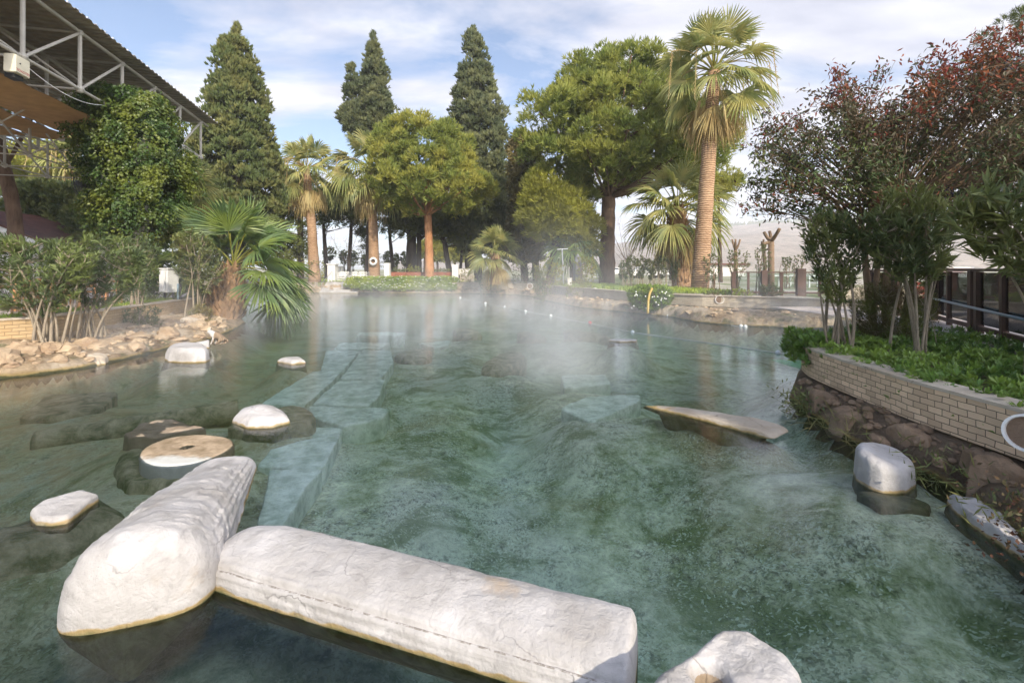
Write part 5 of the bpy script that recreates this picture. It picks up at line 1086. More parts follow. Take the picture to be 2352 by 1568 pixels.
# ------------------------------------------------------------------ far shore shrubs
for i_, (bx, poly, Yq, lf, lb, nt_, L_) in enumerate([
 (1255, [(1228,610),(1260,590),(1295,610),(1300,660),(1290,690),(1250,690),(1225,660)], 29, 'yel', 'yellowish shrub rising from the steam at the water edge', 260, .16),
 (1340, [(1318,600),(1330,590),(1360,590),(1372,610),(1360,650),(1325,650)], 30, 'yel', 'upright yellow green bush in front of the sunny pine', 180, .16),
 (1335, [(1300,655),(1330,640),(1360,650),(1372,670),(1350,700),(1310,705),(1300,690)], 26.5, 'yel', 'sprawling yellow green bush tumbling over the far wall', 220, .16),
 (1205, [(1175,610),(1200,600),(1225,620),(1230,655),(1180,660)], 36, 'oled', 'dim green shrub right of the small fan palm', 130, .16),
 (1112, [(1095,620),(1125,615),(1130,660),(1110,690),(1100,660)], 35.5, 'oled', 'green creeper hanging over the wall below the small fan palm', 120, .15),
 (1078, [(1058,620),(1080,612),(1095,622),(1095,645),(1060,645)], 38, 'yel', 'small clipped shrub beside the white wall end', 90, .15),
 (690, [(640,600),(700,595),(745,600),(745,650),(640,655)], 40, 'yel', 'clipped hedge left of the steps', 240, .18),
 (1240, [(1222,600),(1255,620),(1250,700),(1228,705)], 28, 'oled', 'dark vine hanging down to the misty water', 160, .15),
 (1510, [(1440,668),(1470,655),(1530,655),(1548,675),(1535,700),(1500,716),(1470,712),(1445,690)], 19.8, 'hedge', 'round flowering bush tumbling over the far right wall', 1000, .15),
 (1690, [(1672,575),(1700,575),(1722,580),(1722,610),(1705,640),(1685,640),(1670,610)], 20.6, 'oled', 'round headed shrub below the small pollarded tree', 150, .10),
 (1745, [(1735,570),(1752,560),(1775,575),(1772,620),(1760,650),(1742,650),(1735,610)], 20.4, 'oled', 'tall shrub beside the big pollarded tree', 150, .10),
 (1635, [(1615,590),(1640,578),(1655,595),(1650,640),(1620,650)], 24, 'oled', 'leafy shrub against the right side of the tallest palm', 150, .12),
 (1640, [(1615,670),(1650,662),(1672,672),(1668,690),(1620,690)], 18.9, 'oled', 'low green cushion above the wall lamp', 110, .10),
 (1697, [(1680,665),(1700,660),(1728,668),(1725,692),(1695,700),(1680,685)], 18.5, 'hedge', 'drooping green cushion right of the wall lamp', 110, .10),
 (1760, [(1745,655),(1775,650),(1800,668),(1785,682),(1750,680)], 18.2, 'oled', 'flat green cushion under the thick fence post', 100, .10),
 (1832, [(1815,590),(1845,585),(1855,600),(1840,625),(1820,625)], 27, 'oled', 'small round shrub beyond the timber fence', 90, .12),
 (1805, [(1795,592),(1812,588),(1818,610),(1800,625)], 27, 'oled', 'smaller shrub beyond the timber fence, left of the round one', 70, .12)]):
    shrub('flowering_bush' if i_ == 8 else 'shrub', lb, (bx, 650), poly, Yq, nt_, 8, L_, L_*.28, LM[lf], 8, 430+i_, None, depth=.8, sr=.02, z0=.6 if i_ in (2, 7) else .84, cat='shrub', whorls=1, bk=BK['brown'])
g_ = rng(6); mb = MB(); fb = bpy.data.objects['flowering_bush']
for _ in range(22):
    c = D(g_.uniform(1450, 1540), g_.uniform(668, 708), 18.95-.2*g_.random()); lathe(mb, c, [(.001, .012), (.022, .01), (.028, 0), (.001, -.01)], 7, axis=(0, -1, .4))
part(mb, 'flowers', M_flower, fb)['kind'] = 'stuff'
for i_, x in enumerate((1432, 1452, 1472, 1495, 1520, 1548)):
    y0 = (598, 588, 590, 592, 586, 590)[i_]; hw = (11, 13, 13, 12, 14, 13)[i_]
    shrub('oleander', ['leftmost thin oleander', 'second oleander from the left', 'third oleander from the left', 'fourth oleander from the left', 'fifth oleander from the left', 'rightmost oleander'][i_]+' of the screen row left of the rough trunked palm',
      (x, 655), [(x-hw, y0+8), (x, y0-4), (x+hw, y0+8), (x+hw*.8, y0+40), (x, y0+52), (x-hw*.8, y0+40)], 27, 80, 8, .16, .034, LM['oled'], 7, 460+i_, 'oleanders in a screen row on the far right shore', depth=.9, sr=.02, whorls=2)
for i_, (x, y, hw, lb) in enumerate([(757, 582, 16, 'dark ball headed tree beyond the white gate post'), (790, 590, 11, 'vase shaped shrub left of the leafless conifer'), (812, 592, 12, 'vase shaped shrub beside the leafless conifer'),
   (838, 600, 10, 'small vase shrub under the leafless conifer'), (890, 592, 10, 'vase shaped shrub above the first white pillar'), (910, 598, 8, 'narrow vase shaped shrub right of the slender trunk'), (928, 594, 9, 'vase shaped shrub left of the thick dark trunk')]):
    Yq = 60; poly = [(x-hw, y), (x-hw*.6, y-12), (x, y-16), (x+hw*.6, y-12), (x+hw, y), (x+hw*.6, y+12), (x, y+20), (x-hw*.6, y+12)]
    shrub('shrub', lb, (x, 640), poly, Yq, 110, 7, .30, .13, LM['pined' if i_ == 0 else 'oled'], 5, 480+i_, 'shrubs in a row beyond the lawn', sr=.04, whorls=1, bk=BK['dark'], root_spread=.1)

# pale trees of the far grove and the bare young conifer
for i_, (x, poly, lb) in enumerate([(1005, [(985,560),(1000,545),(1022,555),(1030,600),(990,605)], 'pale distant pine behind the reddish trunk'), (1045, [(1030,580),(1060,565),(1068,600),(1035,605)], 'pale distant pine beyond the leaning trunk'), (975, [(962,560),(978,550),(984,590),(965,600)], 'pale distant pine left of the reddish trunk')]):
    tree('pine_tree', lb, (x, 630), (x, 580), [.25, .2, .1], BK['dark'], poly, 90, 26, 1.2, 40, .8, .2, LM['yel'], 500+i_, 'pale pines far beyond the grove', inset=.3, nl=4)
def bare_conifer():
    Y = 47; b = D(843, 640, Y); b[2] = .84; t = D(845, 520, Y); g = rng(510); root = empty('bare_conifer', b, 'thin half bare young conifer left of the lifebuoy trunk', 'tree')
    trunk_part(root, [b, t], [.10, .03], BK['dark']); mb = MB()
    for i in range(70):
        u = g.uniform(.25, 1); p = b+(t-b)*u; az = g.uniform(0, 6.28); L_ = 2.2*(1.15-u); q = p+np.array([math.cos(az)*L_, math.sin(az)*L_, .1*L_-.2]); tube(mb, curve(p, (p+q)/2+np.array([0, 0, .15]), q, 5), np.linspace(.03, .008, 5), 4, cap=False)
        n = 26; s = g.uniform(.3, 1, n)[:, None]; blades(mb, p+(q-p)*s, unit(g.normal(0, .6, (n, 3))+np.array([0, 0, -.2])), sphere_pts(g, n), .22, .05)
    part(mb, 'crown', LM['pined'], root)
bare_conifer()
# leafless trees on the right
def bare_tree(label, base, top, Y, seed, n, sp, r=.05):
    b = D(*base, Y); b[2] = .84; t = D(*top, Y); g = rng(seed); root = empty('bare_tree', b, label, 'tree'); trunk_part(root, [b, b+(t-b)*.45], [r, r*.7], BK['brown']); mb = MB()
    for i in range(n):
        p = b+(t-b)*g.uniform(.3, .45); q = t+g.normal(0, sp, 3)*np.array([1, 1, .6]); C_ = curve(p, (p+q)/2+g.normal(0, sp*.25, 3), q, 8); tube(mb, C_, np.linspace(r*.5, r*.1, 8), 4, cap=False)
        for _ in range(5): s = C_[g.integers(3, 8)]; tube(mb, curve(s, s+g.normal(0, sp*.3, 3)+np.array([0, 0, .1]), s+g.normal(0, sp*.5, 3)+np.array([0, 0, sp*.4]), 4), np.linspace(r*.2, r*.06, 4), 3, cap=False)
    part(mb, 'branches', BK['brown'], root)
bare_tree('faint leafless tree right of the thick pine trunk', (1440, 640), (1440, 530), 45, 520, 14, 1.0)
bare_tree('leafless tree behind the oleander screen', (1530, 640), (1525, 540), 40, 521, 14, .9)
bare_tree('thin leafless tree between the lifebuoy trunk and the grove', (800, 640), (800, 545), 50, 522, 12, 1.1)
# pollarded trees beyond the fence
def pollard(label, base, forks, Y, r, seed):
    b = D(*base, Y); b[2] = .84; root = empty('pollarded_tree', b, label, 'tree', 'pollarded trees beyond the timber fence'); mb = MB(); g = rng(seed)
    f = D(*forks[0], Y); tube(mb, [b, (b+f)/2+g.normal(0, .03, 3), f], [r, r*.9, r*.8], 9, wob=.05)
    for q in forks[1:]:
        e = D(*q, Y)+np.array([0, g.normal(0, .25), 0]); tube(mb, curve(f, (f+e)/2+np.array([(e-f)[0]*.25, 0, -.05]), e, 6), np.linspace(r*.55, r*.42, 6), 8, wob=.05)
    part(mb, 'trunk', BK['brown'], root, True)
pollard('small pollarded tree with four upright stubs', (1692, 650), [(1689,575),(1682,553),(1687,549),(1692,549),(1697,550)], 22, .10, 1)
pollard('bigger pollarded tree with a bent trunk and tall stubs', (1770, 650), [(1771,555),(1773,528),(1780,530),(1763,532),(1750,560)], 21.5, .16, 2)
pollard('side stump of the pollarded pair, with splayed short stubs', (1752, 650), [(1754,575),(1746,555),(1751,550),(1758,556),(1764,565)], 22.5, .10, 3)

# ------------------------------------------------------------------ steel canopy on the left
E_ = unit(np.array([-.248, 1.0])); I_ = np.array([-E_[1], E_[0]])*1.0      # along the eave (away), and inward (left)
if I_[0] > 0: I_ = -I_
TIP = np.array([-15.27, 23.6])
def RP(a, i, z): q = TIP-E_*a+I_*i; return np.array([q[0], q[1], z])       # a metres back along the eave, i metres inward
def canopy():
    root = empty('canopy', RP(10, 6, 0.84), 'white steel space frame canopy with a corrugated sheet roof at the upper left', 'canopy roof')
    mb = MB(); per = .30; n = int(26/per); ii = np.linspace(-.05, 16, 3); prof = [(0, 0), (.10, 0), (.14, .045), (.26, .045)]
    av = np.array([k*per+p for k in range(n) for p, _ in prof]); zv = np.array([z for k in range(n) for _, z in prof])
    for dz, fl in ((9.50, False), (9.515, True)):
        V = np.array([[RP(a, i, dz+z+.03*i) for i in ii] for a, z in zip(av, zv)]); m = len(ii); k = (np.arange(len(av)-1)[:, None]*m+np.arange(m-1)[None]).reshape(-1)
        Q = np.stack([k, k+1, k+m+1, k+m], -1); mb.add(V.reshape(-1, 3), Q if fl else Q[:, ::-1])
    part(mb, 'roof_sheet', M_roof, root)
    mb = MB()
    for k in range(60): c = RP(.13+k*per*1.4, -.03, 9.56); box(mb, c, (.05, .05, .05), rz=.24)
    part(mb, 'bolts', M_steel, root)['kind'] = 'stuff'
    for r in range(5):
        mb = MB(); i = .42+2.2*r; nodes = [RP(.95+2.2*k, i, 9.28) for k in range(9)]; low = [RP(.95+2.2*k, i, 7.54) for k in range(9)]
        tube(mb, [RP(.1, i, 9.34), nodes[-1]], .055, 8); tube(mb, [low[0], low[-1]], .045, 8)
        for k in range(9):
            tube(mb, [nodes[k], low[k]], .055, 8)
            if k < 8: tube(mb, [nodes[k], low[k+1]], .042, 8)
            lathe(mb, low[k], [(.001, .12), (.08, .09), (.12, 0), (.08, -.09), (.001, -.12)], 8)
            lathe(mb, nodes[k], [(.001, .1), (.08, .07), (.1, 0), (.08, -.07), (.001, -.1)], 8)
        part(mb, 'truss', M_truss, root)
    for k in range(9):
        mb = MB(); a = .95+2.2*k; tube(mb, [RP(a, .42, 9.28), RP(a, 9.3, 9.28)], .04, 8); tube(mb, [RP(a, .42, 7.54), RP(a, 9.3, 7.54)], .035, 8)
        for r in range(4): tube(mb, [RP(a, .42+2.2*(r+1), 9.28), RP(a, .42+2.2*r, 7.54)], .035, 7)
        part(mb, 'cross_tie', M_truss, root)
canopy()
def low_frame():
    root = empty('lower_frame', D(150, 640, 18), 'smaller steel frame hanging low under the tan awnings', 'steel frame')
    for r in range(3):
        mb = MB(); b0 = np.array([X_(169, 18.0), 18.0]); P = lambda k, z: np.array([*(b0-E_*2.2*k+I_*2.2*r), z])
        tube(mb, [P(-1, 7.45), P(5, 7.45)], .035, 8); tube(mb, [P(-1, 5.98), P(5, 5.98)], .028, 8)
        for k in range(-1, 6):
            tube(mb, [P(k, 7.45), P(k, 5.98)], .042, 8); lathe(mb, P(k, 5.98), [(.001, .1), (.07, .07), (.1, 0), (.07, -.07), (.001, -.1)], 8)
            if k < 5: tube(mb, [P(k+1, 7.45), P(k, 5.98)], .03, 8)
        part(mb, 'truss', M_truss, root)
    for k in range(-1, 5):
        mb = MB(); q = b0-E_*2.2*k; tube(mb, [[*q, 5.98], [*(q+I_*4.4), 5.98]], .024, 7); tube(mb, [[*q, 5.98], [*(q+I_*2.2), 7.45]], .024, 7); tube(mb, [[*q, 5.98], [*(q-I_*1.8), 7.3]], .024, 7); part(mb, 'cross_tie', M_truss, root)
low_frame()
AW0 = np.array([-13.78, 14.68])
for s0, s1, lb in ((0, 2.1, 'tan canvas awning strip nearest the pool'), (2.25, 3.5, 'middle tan canvas awning strip'), (3.65, 8.5, 'wide tan canvas awning strip furthest from the pool')):
    mb = MB(); na, ni = 26, 10; V = []
    for a in np.linspace(-3.2, 10, na):
        for i in np.linspace(s0, s1, ni):
            q = AW0-E_*a+I_*i; sag = .10*math.sin(math.pi*(i-s0)/(s1-s0))+.05*math.sin(a*2.4)**2; V.append((*q, 7.02-sag))
    V = np.array(V); k = (np.arange(na-1)[:, None]*ni+np.arange(ni-1)[None]).reshape(-1); Q = np.stack([k, k+1, k+ni+1, k+ni], -1)
    c = V.mean(0); mb.add(V-c, Q); mb.add(V-c+np.array([0, 0, .012]), Q[:, ::-1]); o = mb.build('awning', M_tan, None, True); o.location = c; tag(o, lb, 'awning', 'tan awnings under the canopy')
def ctrl_box():
    c = RP(12.15, .42, 7.22)+np.array([0, 0, 0]); root = empty('control_box', c, 'cream metal box with red lettering fixed on the lower truss chord', 'control box'); ang = math.atan2(E_[1], E_[0])
    mb = MB(); box(mb, c, (.46, .22, .46), rz=ang, bev=.012); part(mb, 'housing', M_box, root)
    r_ = -I_; mb = MB(); box(mb, c+np.array([r_[0], r_[1], 0])*.125, (.44, .03, .44), rz=ang, bev=.008); part(mb, 'door', M_box, root)
    mb = MB(); p = c+np.array([r_[0], r_[1], 0])*.145+np.array([-E_[0]*.1, -E_[1]*.1, .03]); lathe(mb, p, [(.001, .012), (.018, .01), (.018, 0)], 10, axis=(r_[0], r_[1], 0)); part(mb, 'lock', M_black, root)
    mb = MB(); box(mb, c-np.array([r_[0]*.05, r_[1]*.05, .28]), (.30, .2, .12), rz=ang); part(mb, 'bracket', M_black, root)
    t = bpy.data.curves.new('lettering_curve', 'FONT'); t.body = 'TOXOTES'; t.size = .095; t.extrude = .001; t.align_x = 'CENTER'
    tmp = bpy.data.objects.new('lettering_curve', t); COL.objects.link(tmp); bpy.context.view_layer.update()
    me = bpy.data.meshes.new_from_object(tmp.evaluated_get(bpy.context.evaluated_depsgraph_get())); bpy.data.objects.remove(tmp); me.materials.clear(); me.materials.append(M_redtx)
    o = bpy.data.objects.new('lettering', me); COL.objects.link(o); o.parent = root
    o.location = Vector((r_[0]*.142, r_[1]*.142, -.18)); o.rotation_euler = (R(90), 0, ang)
    cab = MB(); P = curve(RP(8.5, .42, 7.5), RP(10, .42, 6.9), RP(11.8, .42, 7.35), 12); tube(cab, P, .012, 5); part(cab, 'cable', M_whitep, root)
ctrl_box()
# wall fan on the ivy column
def fan():
    c = D(190, 425, 15.6); root = empty('wall_fan', c, 'black caged fan fixed to the left side of the ivy column', 'fan'); ax = unit(np.array([-.35, -1, -.25]))
    q = np.array(Vector((0, 0, 1)).rotation_difference(Vector(ax)).to_matrix()); mb = MB(); a = np.linspace(0, 2*np.pi, 37)
    for r, z in ((.46, 0), (.44, .07), (.44, -.07), (.30, .09), (.15, .10)): tube(mb, (np.c_[np.cos(a)*r, np.sin(a)*r, np.full(37, z)])@q.T+c, .010 if r < .46 else .018, 5, cap=False)
    for k in range(20): t = k/20*2*np.pi; tube(mb, (np.array([[.05*math.cos(t), .05*math.sin(t), .11], [.3*math.cos(t), .3*math.sin(t), .09], [.46*math.cos(t), .46*math.sin(t), 0]]))@q.T+c, .006, 4, cap=False)
    part(mb, 'cage', M_black, root)
    for k in range(3):
        t = k*2.094+.5; mb = MB(); u = np.array([math.cos(t), math.sin(t)]); v = np.array([-u[1], u[0]]); V = [(*(u*.06-v*.05), -.02), (*(u*.4-v*.13), -.04), (*(u*.42+v*.06), .03), (*(u*.06+v*.05), .03)]; mb.add(np.array(V)@q.T+c, [(0, 1, 2, 3)]); mb.add(np.array(V)@q.T+c+ax*.006, [(3, 2, 1, 0)]); part(mb, 'blade', M_black, root)
    mb = MB(); lathe(mb, c-ax*.15, [(.001, .22), (.09, .2), (.11, .08), (.11, -.12), (.001, -.16)], 14, axis=ax); tube(mb, [c-ax*.22, c-ax*.25+np.array([.9, .4, .05])], .03, 8); part(mb, 'motor', M_black, root)
fan()

# ------------------------------------------------------------------ left terrace: cabinet, furniture, pavilion
def cabinet():
    b = D(388, 672, 15.8); b[2] = .86; root = empty('electric_cabinet', b, 'white electric cabinet standing behind the end of the left bank wall', 'cabinet')
    c = D(388, 645, 15.8); h = .80; w_ = .42
    mb = MB(); box(mb, c, (w_, .36, h), rz=-.3, bev=.02); part(mb, 'housing', M_cab, root)
    mb = MB(); box(mb, c+np.array([-.08, -.2, 0]), (w_*.6, .02, h*.9), rz=-.3, bev=.006); part(mb, 'door', M_cab, root)
    mb = MB(); box(mb, c+np.array([0, 0, h/2+.025]), (w_+.06, .42, .04), rz=-.3); part(mb, 'lid', M_whitep, root)
    mb = MB(); zc_ = c[2]-h/2
    for dx in (-.15, .15): box(mb, (c[0]+dx, c[1], (zc_+.86)/2), (.05, .05, zc_-.84), rz=-.3)
    part(mb, 'legs', M_black, root)
    for dx, m_ in ((.32, M_pipe), (.40, M_black)): mb = MB(); tube(mb, [c+np.array([dx, 0, -.1]), np.array([c[0]+dx, c[1], .84])], .035, 8); part(mb, 'pipe', m_, root)
cabinet()
def chair(name, c, rz, mat, label, group):
    root = empty(name, c, label, 'chair', group); ca, sa = math.cos(rz), math.sin(rz)
    def T(p): p = np.atleast_2d(p); return np.c_[p[:, 0]*ca-p[:, 1]*sa, p[:, 0]*sa+p[:, 1]*ca, p[:, 2]]+c
    mb = MB(); box(mb, T((0, 0, .45))[0], (.44, .44, .04), rz=rz, bev=.01); part(mb, 'seat', mat, root)
    mb = MB()
    for z in (.62, .74, .88): box(mb, T((0, .21, z))[0], (.40, .02, .07), rz=rz)
    part(mb, 'backrest', mat, root)
    for x, y, h in ((-.19, -.19, .43), (.19, -.19, .43), (-.2, .21, .94), (.2, .21, .94)): mb = MB(); box(mb, T((x, y, h/2))[0], (.04, .04, h), rz=rz); part(mb, 'leg', mat, root)
    return root
def table(name, c, rz, mat, label, group=None, s=(1.2, .8, .74)):
    root = empty(name, c, label, 'table', group); ca, sa = math.cos(rz), math.sin(rz); mb = MB(); box(mb, c+np.array([0, 0, s[2]]), (s[0], s[1], .045), rz=rz, bev=.01); part(mb, 'tabletop', mat, root)
    for x in (-1, 1):
        for y in (-1, 1): px, py = x*(s[0]/2-.07), y*(s[1]/2-.07); mb = MB(); box(mb, c+np.array([px*ca-py*sa, px*sa+py*ca, s[2]/2-.01]), (.07, .07, s[2]-.04), rz=rz); part(mb, 'leg', mat, root)
for i, (x, y, rz, lb) in enumerate([(12, 9.9, .4, 'timber table at the left edge of the terrace'), (118, 12.4, .3, 'timber table behind the leftmost oleander'), (222, 14.4, .3, 'timber table between the two bank oleanders')]):
    table('timber_table', np.array([X_(x, y)-.5, y+.4, .85]), rz, M_woodo, lb, 'timber tables on the left terrace')
for i, (x, y, rz, lb) in enumerate([(62, 10.9, .5, 'orange timber chair right of the table at the left edge'), (100, 11.7, 3.4, 'orange timber chair in front of the table behind the leftmost oleander'), (150, 12.3, 2.0, 'orange timber chair seen between the two stem clusters'), (190, 13.9, .2, 'orange timber chair left of the middle table'), (258, 14.8, 2.5, 'rightmost orange timber chair near the ivy base')]):
    chair('timber_chair', np.array([X_(x, y), y, .85]), rz, M_woodo, lb, 'orange timber chairs on the left terrace')
def pavilion():
    Y = 23; b = np.array([X_(10, Y), Y, .84]); root = empty('pavilion', b, 'low white pavilion with a dark red gabled roof behind the left terrace', 'building')
    x0, x1, xr = X_(-260, Y), X_(128, Y), X_(-60, Y); zt = Z_(545, Y); zr = Z_(478, Y)
    mb = MB(); V = [(x0, Y, .84), (x1-.6, Y, .84), (x1-.6, Y, zt), (xr, Y, zr-.25), (x0, Y, zt), (x0, Y+5, .84), (x1-.6, Y+5, .84), (x1-.6, Y+5, zt), (xr, Y+5, zr-.25), (x0, Y+5, zt)]
    mb.add(V, [(0, 1, 2, 4), (6, 5, 9, 7), (1, 6, 7, 2), (5, 0, 4, 9)], [(4, 2, 3), (7, 9, 8)]); part(mb, 'wall', M_wall, root)
    mb = MB(); y0, y1 = Y-.9, Y+5.5
    for xe in (x0-.6, x1): V = [(xe, y0, zt-.12), (xr, y0, zr), (xr, y1, zr), (xe, y1, zt-.12)]; V2 = [(a, b_, c-.10) for a, b_, c in V]; mb.add(V+V2, [(0, 1, 2, 3), (7, 6, 5, 4), (0, 4, 5, 1), (3, 2, 6, 7), (0, 3, 7, 4)])
    part(mb, 'roof', M_redroof, root)
    mb = MB(); 
    for xe in (x0-.6, x1): V = [(xe, y0-.03, zt-.24), (xr, y0-.03, zr-.12), (xr, y0-.03, zr-.34), (xe, y0-.03, zt-.46)]; mb.add(V+[(a, b_+.06, c) for a, b_, c in V], [(3, 2, 1, 0), (4, 5, 6, 7), (0, 1, 5, 4), (2, 3, 7, 6)])
    part(mb, 'fascia', M_whitep, root)
pavilion()

# ------------------------------------------------------------------ far shore furniture
def steps():
    xa, xb = X_(740, 38.6), X_(832, 38.6); c = np.array([(xa+xb)/2, 38.6, 0]); root = empty('steps', c, 'broad white stone steps leading down into the water on the far shore', 'steps')
    mb = MB(); n = 6
    for k in range(n): z1 = .86-k*.145; box(mb, (c[0], 40.7-.34*k-.6, z1/2-.35), (xb-xa-k*.04, 1.3, z1+.7), bev=.015)
    part(mb, 'treads', M_white, root)
    for xx, lb in ((xa+.1, 0), (xb-.05, 0), (c[0]+.1, 1)):
        mb = MB(); z = 1.75
        for dx in ((0,) if lb == 0 else (-.05, .05)):
            tube(mb, [(xx+dx, 40.6, .85), (xx+dx, 40.6, z), (xx+dx, 40.4, z), (xx+dx, 38.3, .85), (xx+dx, 38.3, -.3)], .024, 8)
            tube(mb, [(xx+dx, 39.5, .3), (xx+dx, 39.5, 1.37)], .02, 8)
        part(mb, 'handrail', M_steel, root)
steps()
for i, (x, yt, Y, w_, lb) in enumerate([(764, 608, 42, .70, 'white gate post with a cap left of the steps'), (890, 604, 41.5, .48, 'slim white pillar at the left end of the brown planters'), (1046, 608, 41.5, .55, 'white pillar at the right end of the brown planters'), (782, 613, 50, .6, 'pale grey post beyond the white gate post')]):
    zt = Z_(yt, Y); root = empty('white_pillar', (X_(x, Y), Y, .84), lb, 'pillar'); mb = MB(); box(mb, (X_(x, Y), Y, (.84+zt)/2), (w_, w_, zt-.84), bev=.01); part(mb, 'shaft', M_whitep, root)
    if i in (0, 3): mb = MB(); box(mb, (X_(x, Y), Y, zt+.05), (w_+.16, w_+.16, .10), bev=.02); part(mb, 'cap', M_whitep, root)
mb = MB(); box(mb, (0, 0, 0), (1.35, .25, .55), bev=.01); o = mb.build('white_wall', M_wall); o.location = (X_(1071, 42.0), 42.0, Z_(619, 42)); tag(o, 'grey white wall panel running right from the pillar by the planters', 'wall')
o.location.z = 1.75; 
mb = MB(); box(mb, (0, 0, 0), (1.3, .22, .64), bev=.01); o2 = mb.build('stone_wall', M_pale); o2.location = (X_(1073, 41.7), 41.7, 1.155); tag(o2, 'rough stone plinth under the grey white wall panel', 'wall')
for i in range(4):
    x = 900+35*i+17; Y = 42.2; root = empty('corten_planter', (X_(x, Y), Y, .84), ['leftmost rusty brown planter box', 'brown planter box with yellow leaves', 'brown planter box by the reddish trunk', 'rightmost rusty brown planter box'][i]+' on the far shore', 'planter', 'brown planters on the far shore')
    mb = MB(); box(mb, (X_(x, Y), Y, 1.27), (1.37, .5, .86), bev=.012); part(mb, 'box', M_corten, root)
    mb = MB(); box(mb, (X_(x, Y), Y, 1.71), (1.38, .52, .03)); part(mb, 'rim', M_corten, root)
    g_ = rng(600+i); n = 160; mb = MB(); P = np.c_[g_.uniform(-.6, .6, n)+X_(x, Y), Y+g_.uniform(-.15, .15, n), 1.74+np.abs(g_.normal(0, .12+.12*(i == 1), n))]
    blades(mb, P, unit(g_.normal(0, .6, (n, 3))+np.array([0, 0, .7])), sphere_pts(g_, n), .22, .07); part(mb, 'plants', LM['yel' if i == 1 else 'oled'], root)
def lifebuoy():
    c = D(857, 600, 41.25); root = empty('lifebuoy', c, 'white lifebuoy hung on the palm trunk', 'lifebuoy'); mb = MB(); a = np.linspace(0, 2*np.pi, 33); tube(mb, np.c_[c[0]+np.cos(a)*.27, np.full(33, c[1]), c[2]+np.sin(a)*.27], .085, 10, cap=False); part(mb, 'ring', M_buoy, root, True)
    mb = MB(); a = np.linspace(0, 2*np.pi, 49); tube(mb, np.c_[c[0]+np.cos(a)*(.38+.03*np.cos(4*a)), np.full(49, c[1]-.02), c[2]+np.sin(a)*(.38+.03*np.cos(4*a))], .012, 5, cap=False); part(mb, 'grab_rope', M_rope, root)
lifebuoy()
# white garden chairs and bench row behind the steps
for i, (x, Y, rz, lb) in enumerate([(785, 43, .2, 'white garden chair next to the white gate post'), (800, 44, 2.9, 'second white garden chair from the gate post'), (816, 43, .5, 'third white garden chair from the gate post'), (832, 44, 3.3, 'fourth white garden chair, behind the middle handrail'), (843, 43, 1.2, 'white garden chair nearest the lifebuoy palm')]):
    chair('garden_chair', np.array([X_(x, Y), Y, .84]), rz, M_whitep, lb, 'white garden chairs behind the steps')
table('garden_table', np.array([X_(808, 45), 45, .84]), 0, M_whitep, 'white garden table behind the steps', None)
def rail_fence(name, xa, xb, Y, zt, nr, label, mat, np_):
    root = empty(name, (X_(xa, Y), Y, .84), label, 'fence'); 
    for k in range(nr): mb = MB(); z = .98+(zt-.98)*k/(nr-1); box(mb, ((X_(xa, Y)+X_(xb, Y))/2, Y, z), (X_(xb, Y)-X_(xa, Y), .04, .07)); part(mb, 'rail', mat, root)
    for k in range(np_): mb = MB(); x = X_(xa+(xb-xa)*k/(np_-1), Y); box(mb, (x, Y+.03, (.84+zt+.05)/2), (.06, .05, zt+.05-.84)); part(mb, 'post', mat, root)
rail_fence('rail_fence', 775, 846, 42.3, 1.62, 4, 'low white rail fence between the gate post and the lifebuoy palm', M_whitep, 5)
rail_fence('rail_fence', 846, 848, 42.3, 1.5, 2, 'short brown fence end beside the lifebuoy palm', M_woodo, 2)
rail_fence('wire_fence', 1364, 1412, 60, 2.3, 5, 'thin grey wire fence left of the parked cars', M_steel, 7)
# lamps on the walls
def wall_lamp(x, y, Y, r, ax, label, tilt=0):
    c = D(x, y, Y); ax = unit(np.array(ax, float)); root = empty('wall_lamp', c, label, 'lamp'); mb = MB()
    lathe(mb, c, [(r*.7, -.14), (r, -.10), (r, .02), (r*.98, .05), (r*.86, .05), (r*.84, .01)], 28, axis=ax); part(mb, 'rim', M_whitep, root, False)
    mb = MB(); lathe(mb, c, [(r*.85, .012), (r*.5, .022), (.001, .026)], 28, axis=ax); part(mb, 'grille', M_wick, root)
wall_lamp(2364, 995, 3.75, .155, (-.86, -.48, .15), 'round lamp with a white rim and brown mesh on the near right planter wall')
wall_lamp(1653, 688, 18.35, .17, (-.35, -.93, 0), 'round lamp on the far right wall under the green cushions')
wall_lamp(1366, 670, 25.6, .22, (-.35, -.93, 0), 'round lamp at the left end of the far right wall')
wall_lamp(1217, 657, 33.5, .22, (-.2, -.98, 0), 'round lamp on the misty far wall behind the steam')
# electric stub and pole in the mist
def pole():
    Y = 29.5; c = D(1295, 650, Y); c[2] = .84; t = D(1291, 572, Y); root = empty('lamp_post', c, 'thin grey post with a T top standing in the steam', 'post'); mb = MB(); tube(mb, [c, t], .045, 8); part(mb, 'pole', M_steel, root); mb = MB(); tube(mb, [t+np.array([-.33, 0, -.03]), t+np.array([.38, 0, .02])], .03, 8); part(mb, 'crossbar', M_steel, root)
pole()
mb = MB(); box(mb, (0, 0, .3), (.26, .2, .6), bev=.01); box(mb, (0, 0, .62), (.30, .24, .04)); o = mb.build('meter_box', M_wall); o.location = (X_(1308, 29), 29, .8); tag(o, 'small pale box between the yellow green bushes', 'box')
def parasol():
    Y = 31; c = np.array([X_(1327, Y), Y, .84]); root = empty('closed_parasol', c, 'closed grey parasol cover standing in the mist', 'parasol'); mb = MB(); lathe(mb, c, [(.12, .25), (.30, .5), (.36, 1.0), (.30, 1.6), (.10, 2.1), (.02, 2.2)], 12); part(mb, 'cover', plain('grey_cover', (.16, .16, .18), .8), root, True); mb = MB(); tube(mb, [c, c+np.array([0, 0, .4])], .03, 8); part(mb, 'pole', M_steel, root)
parasol()
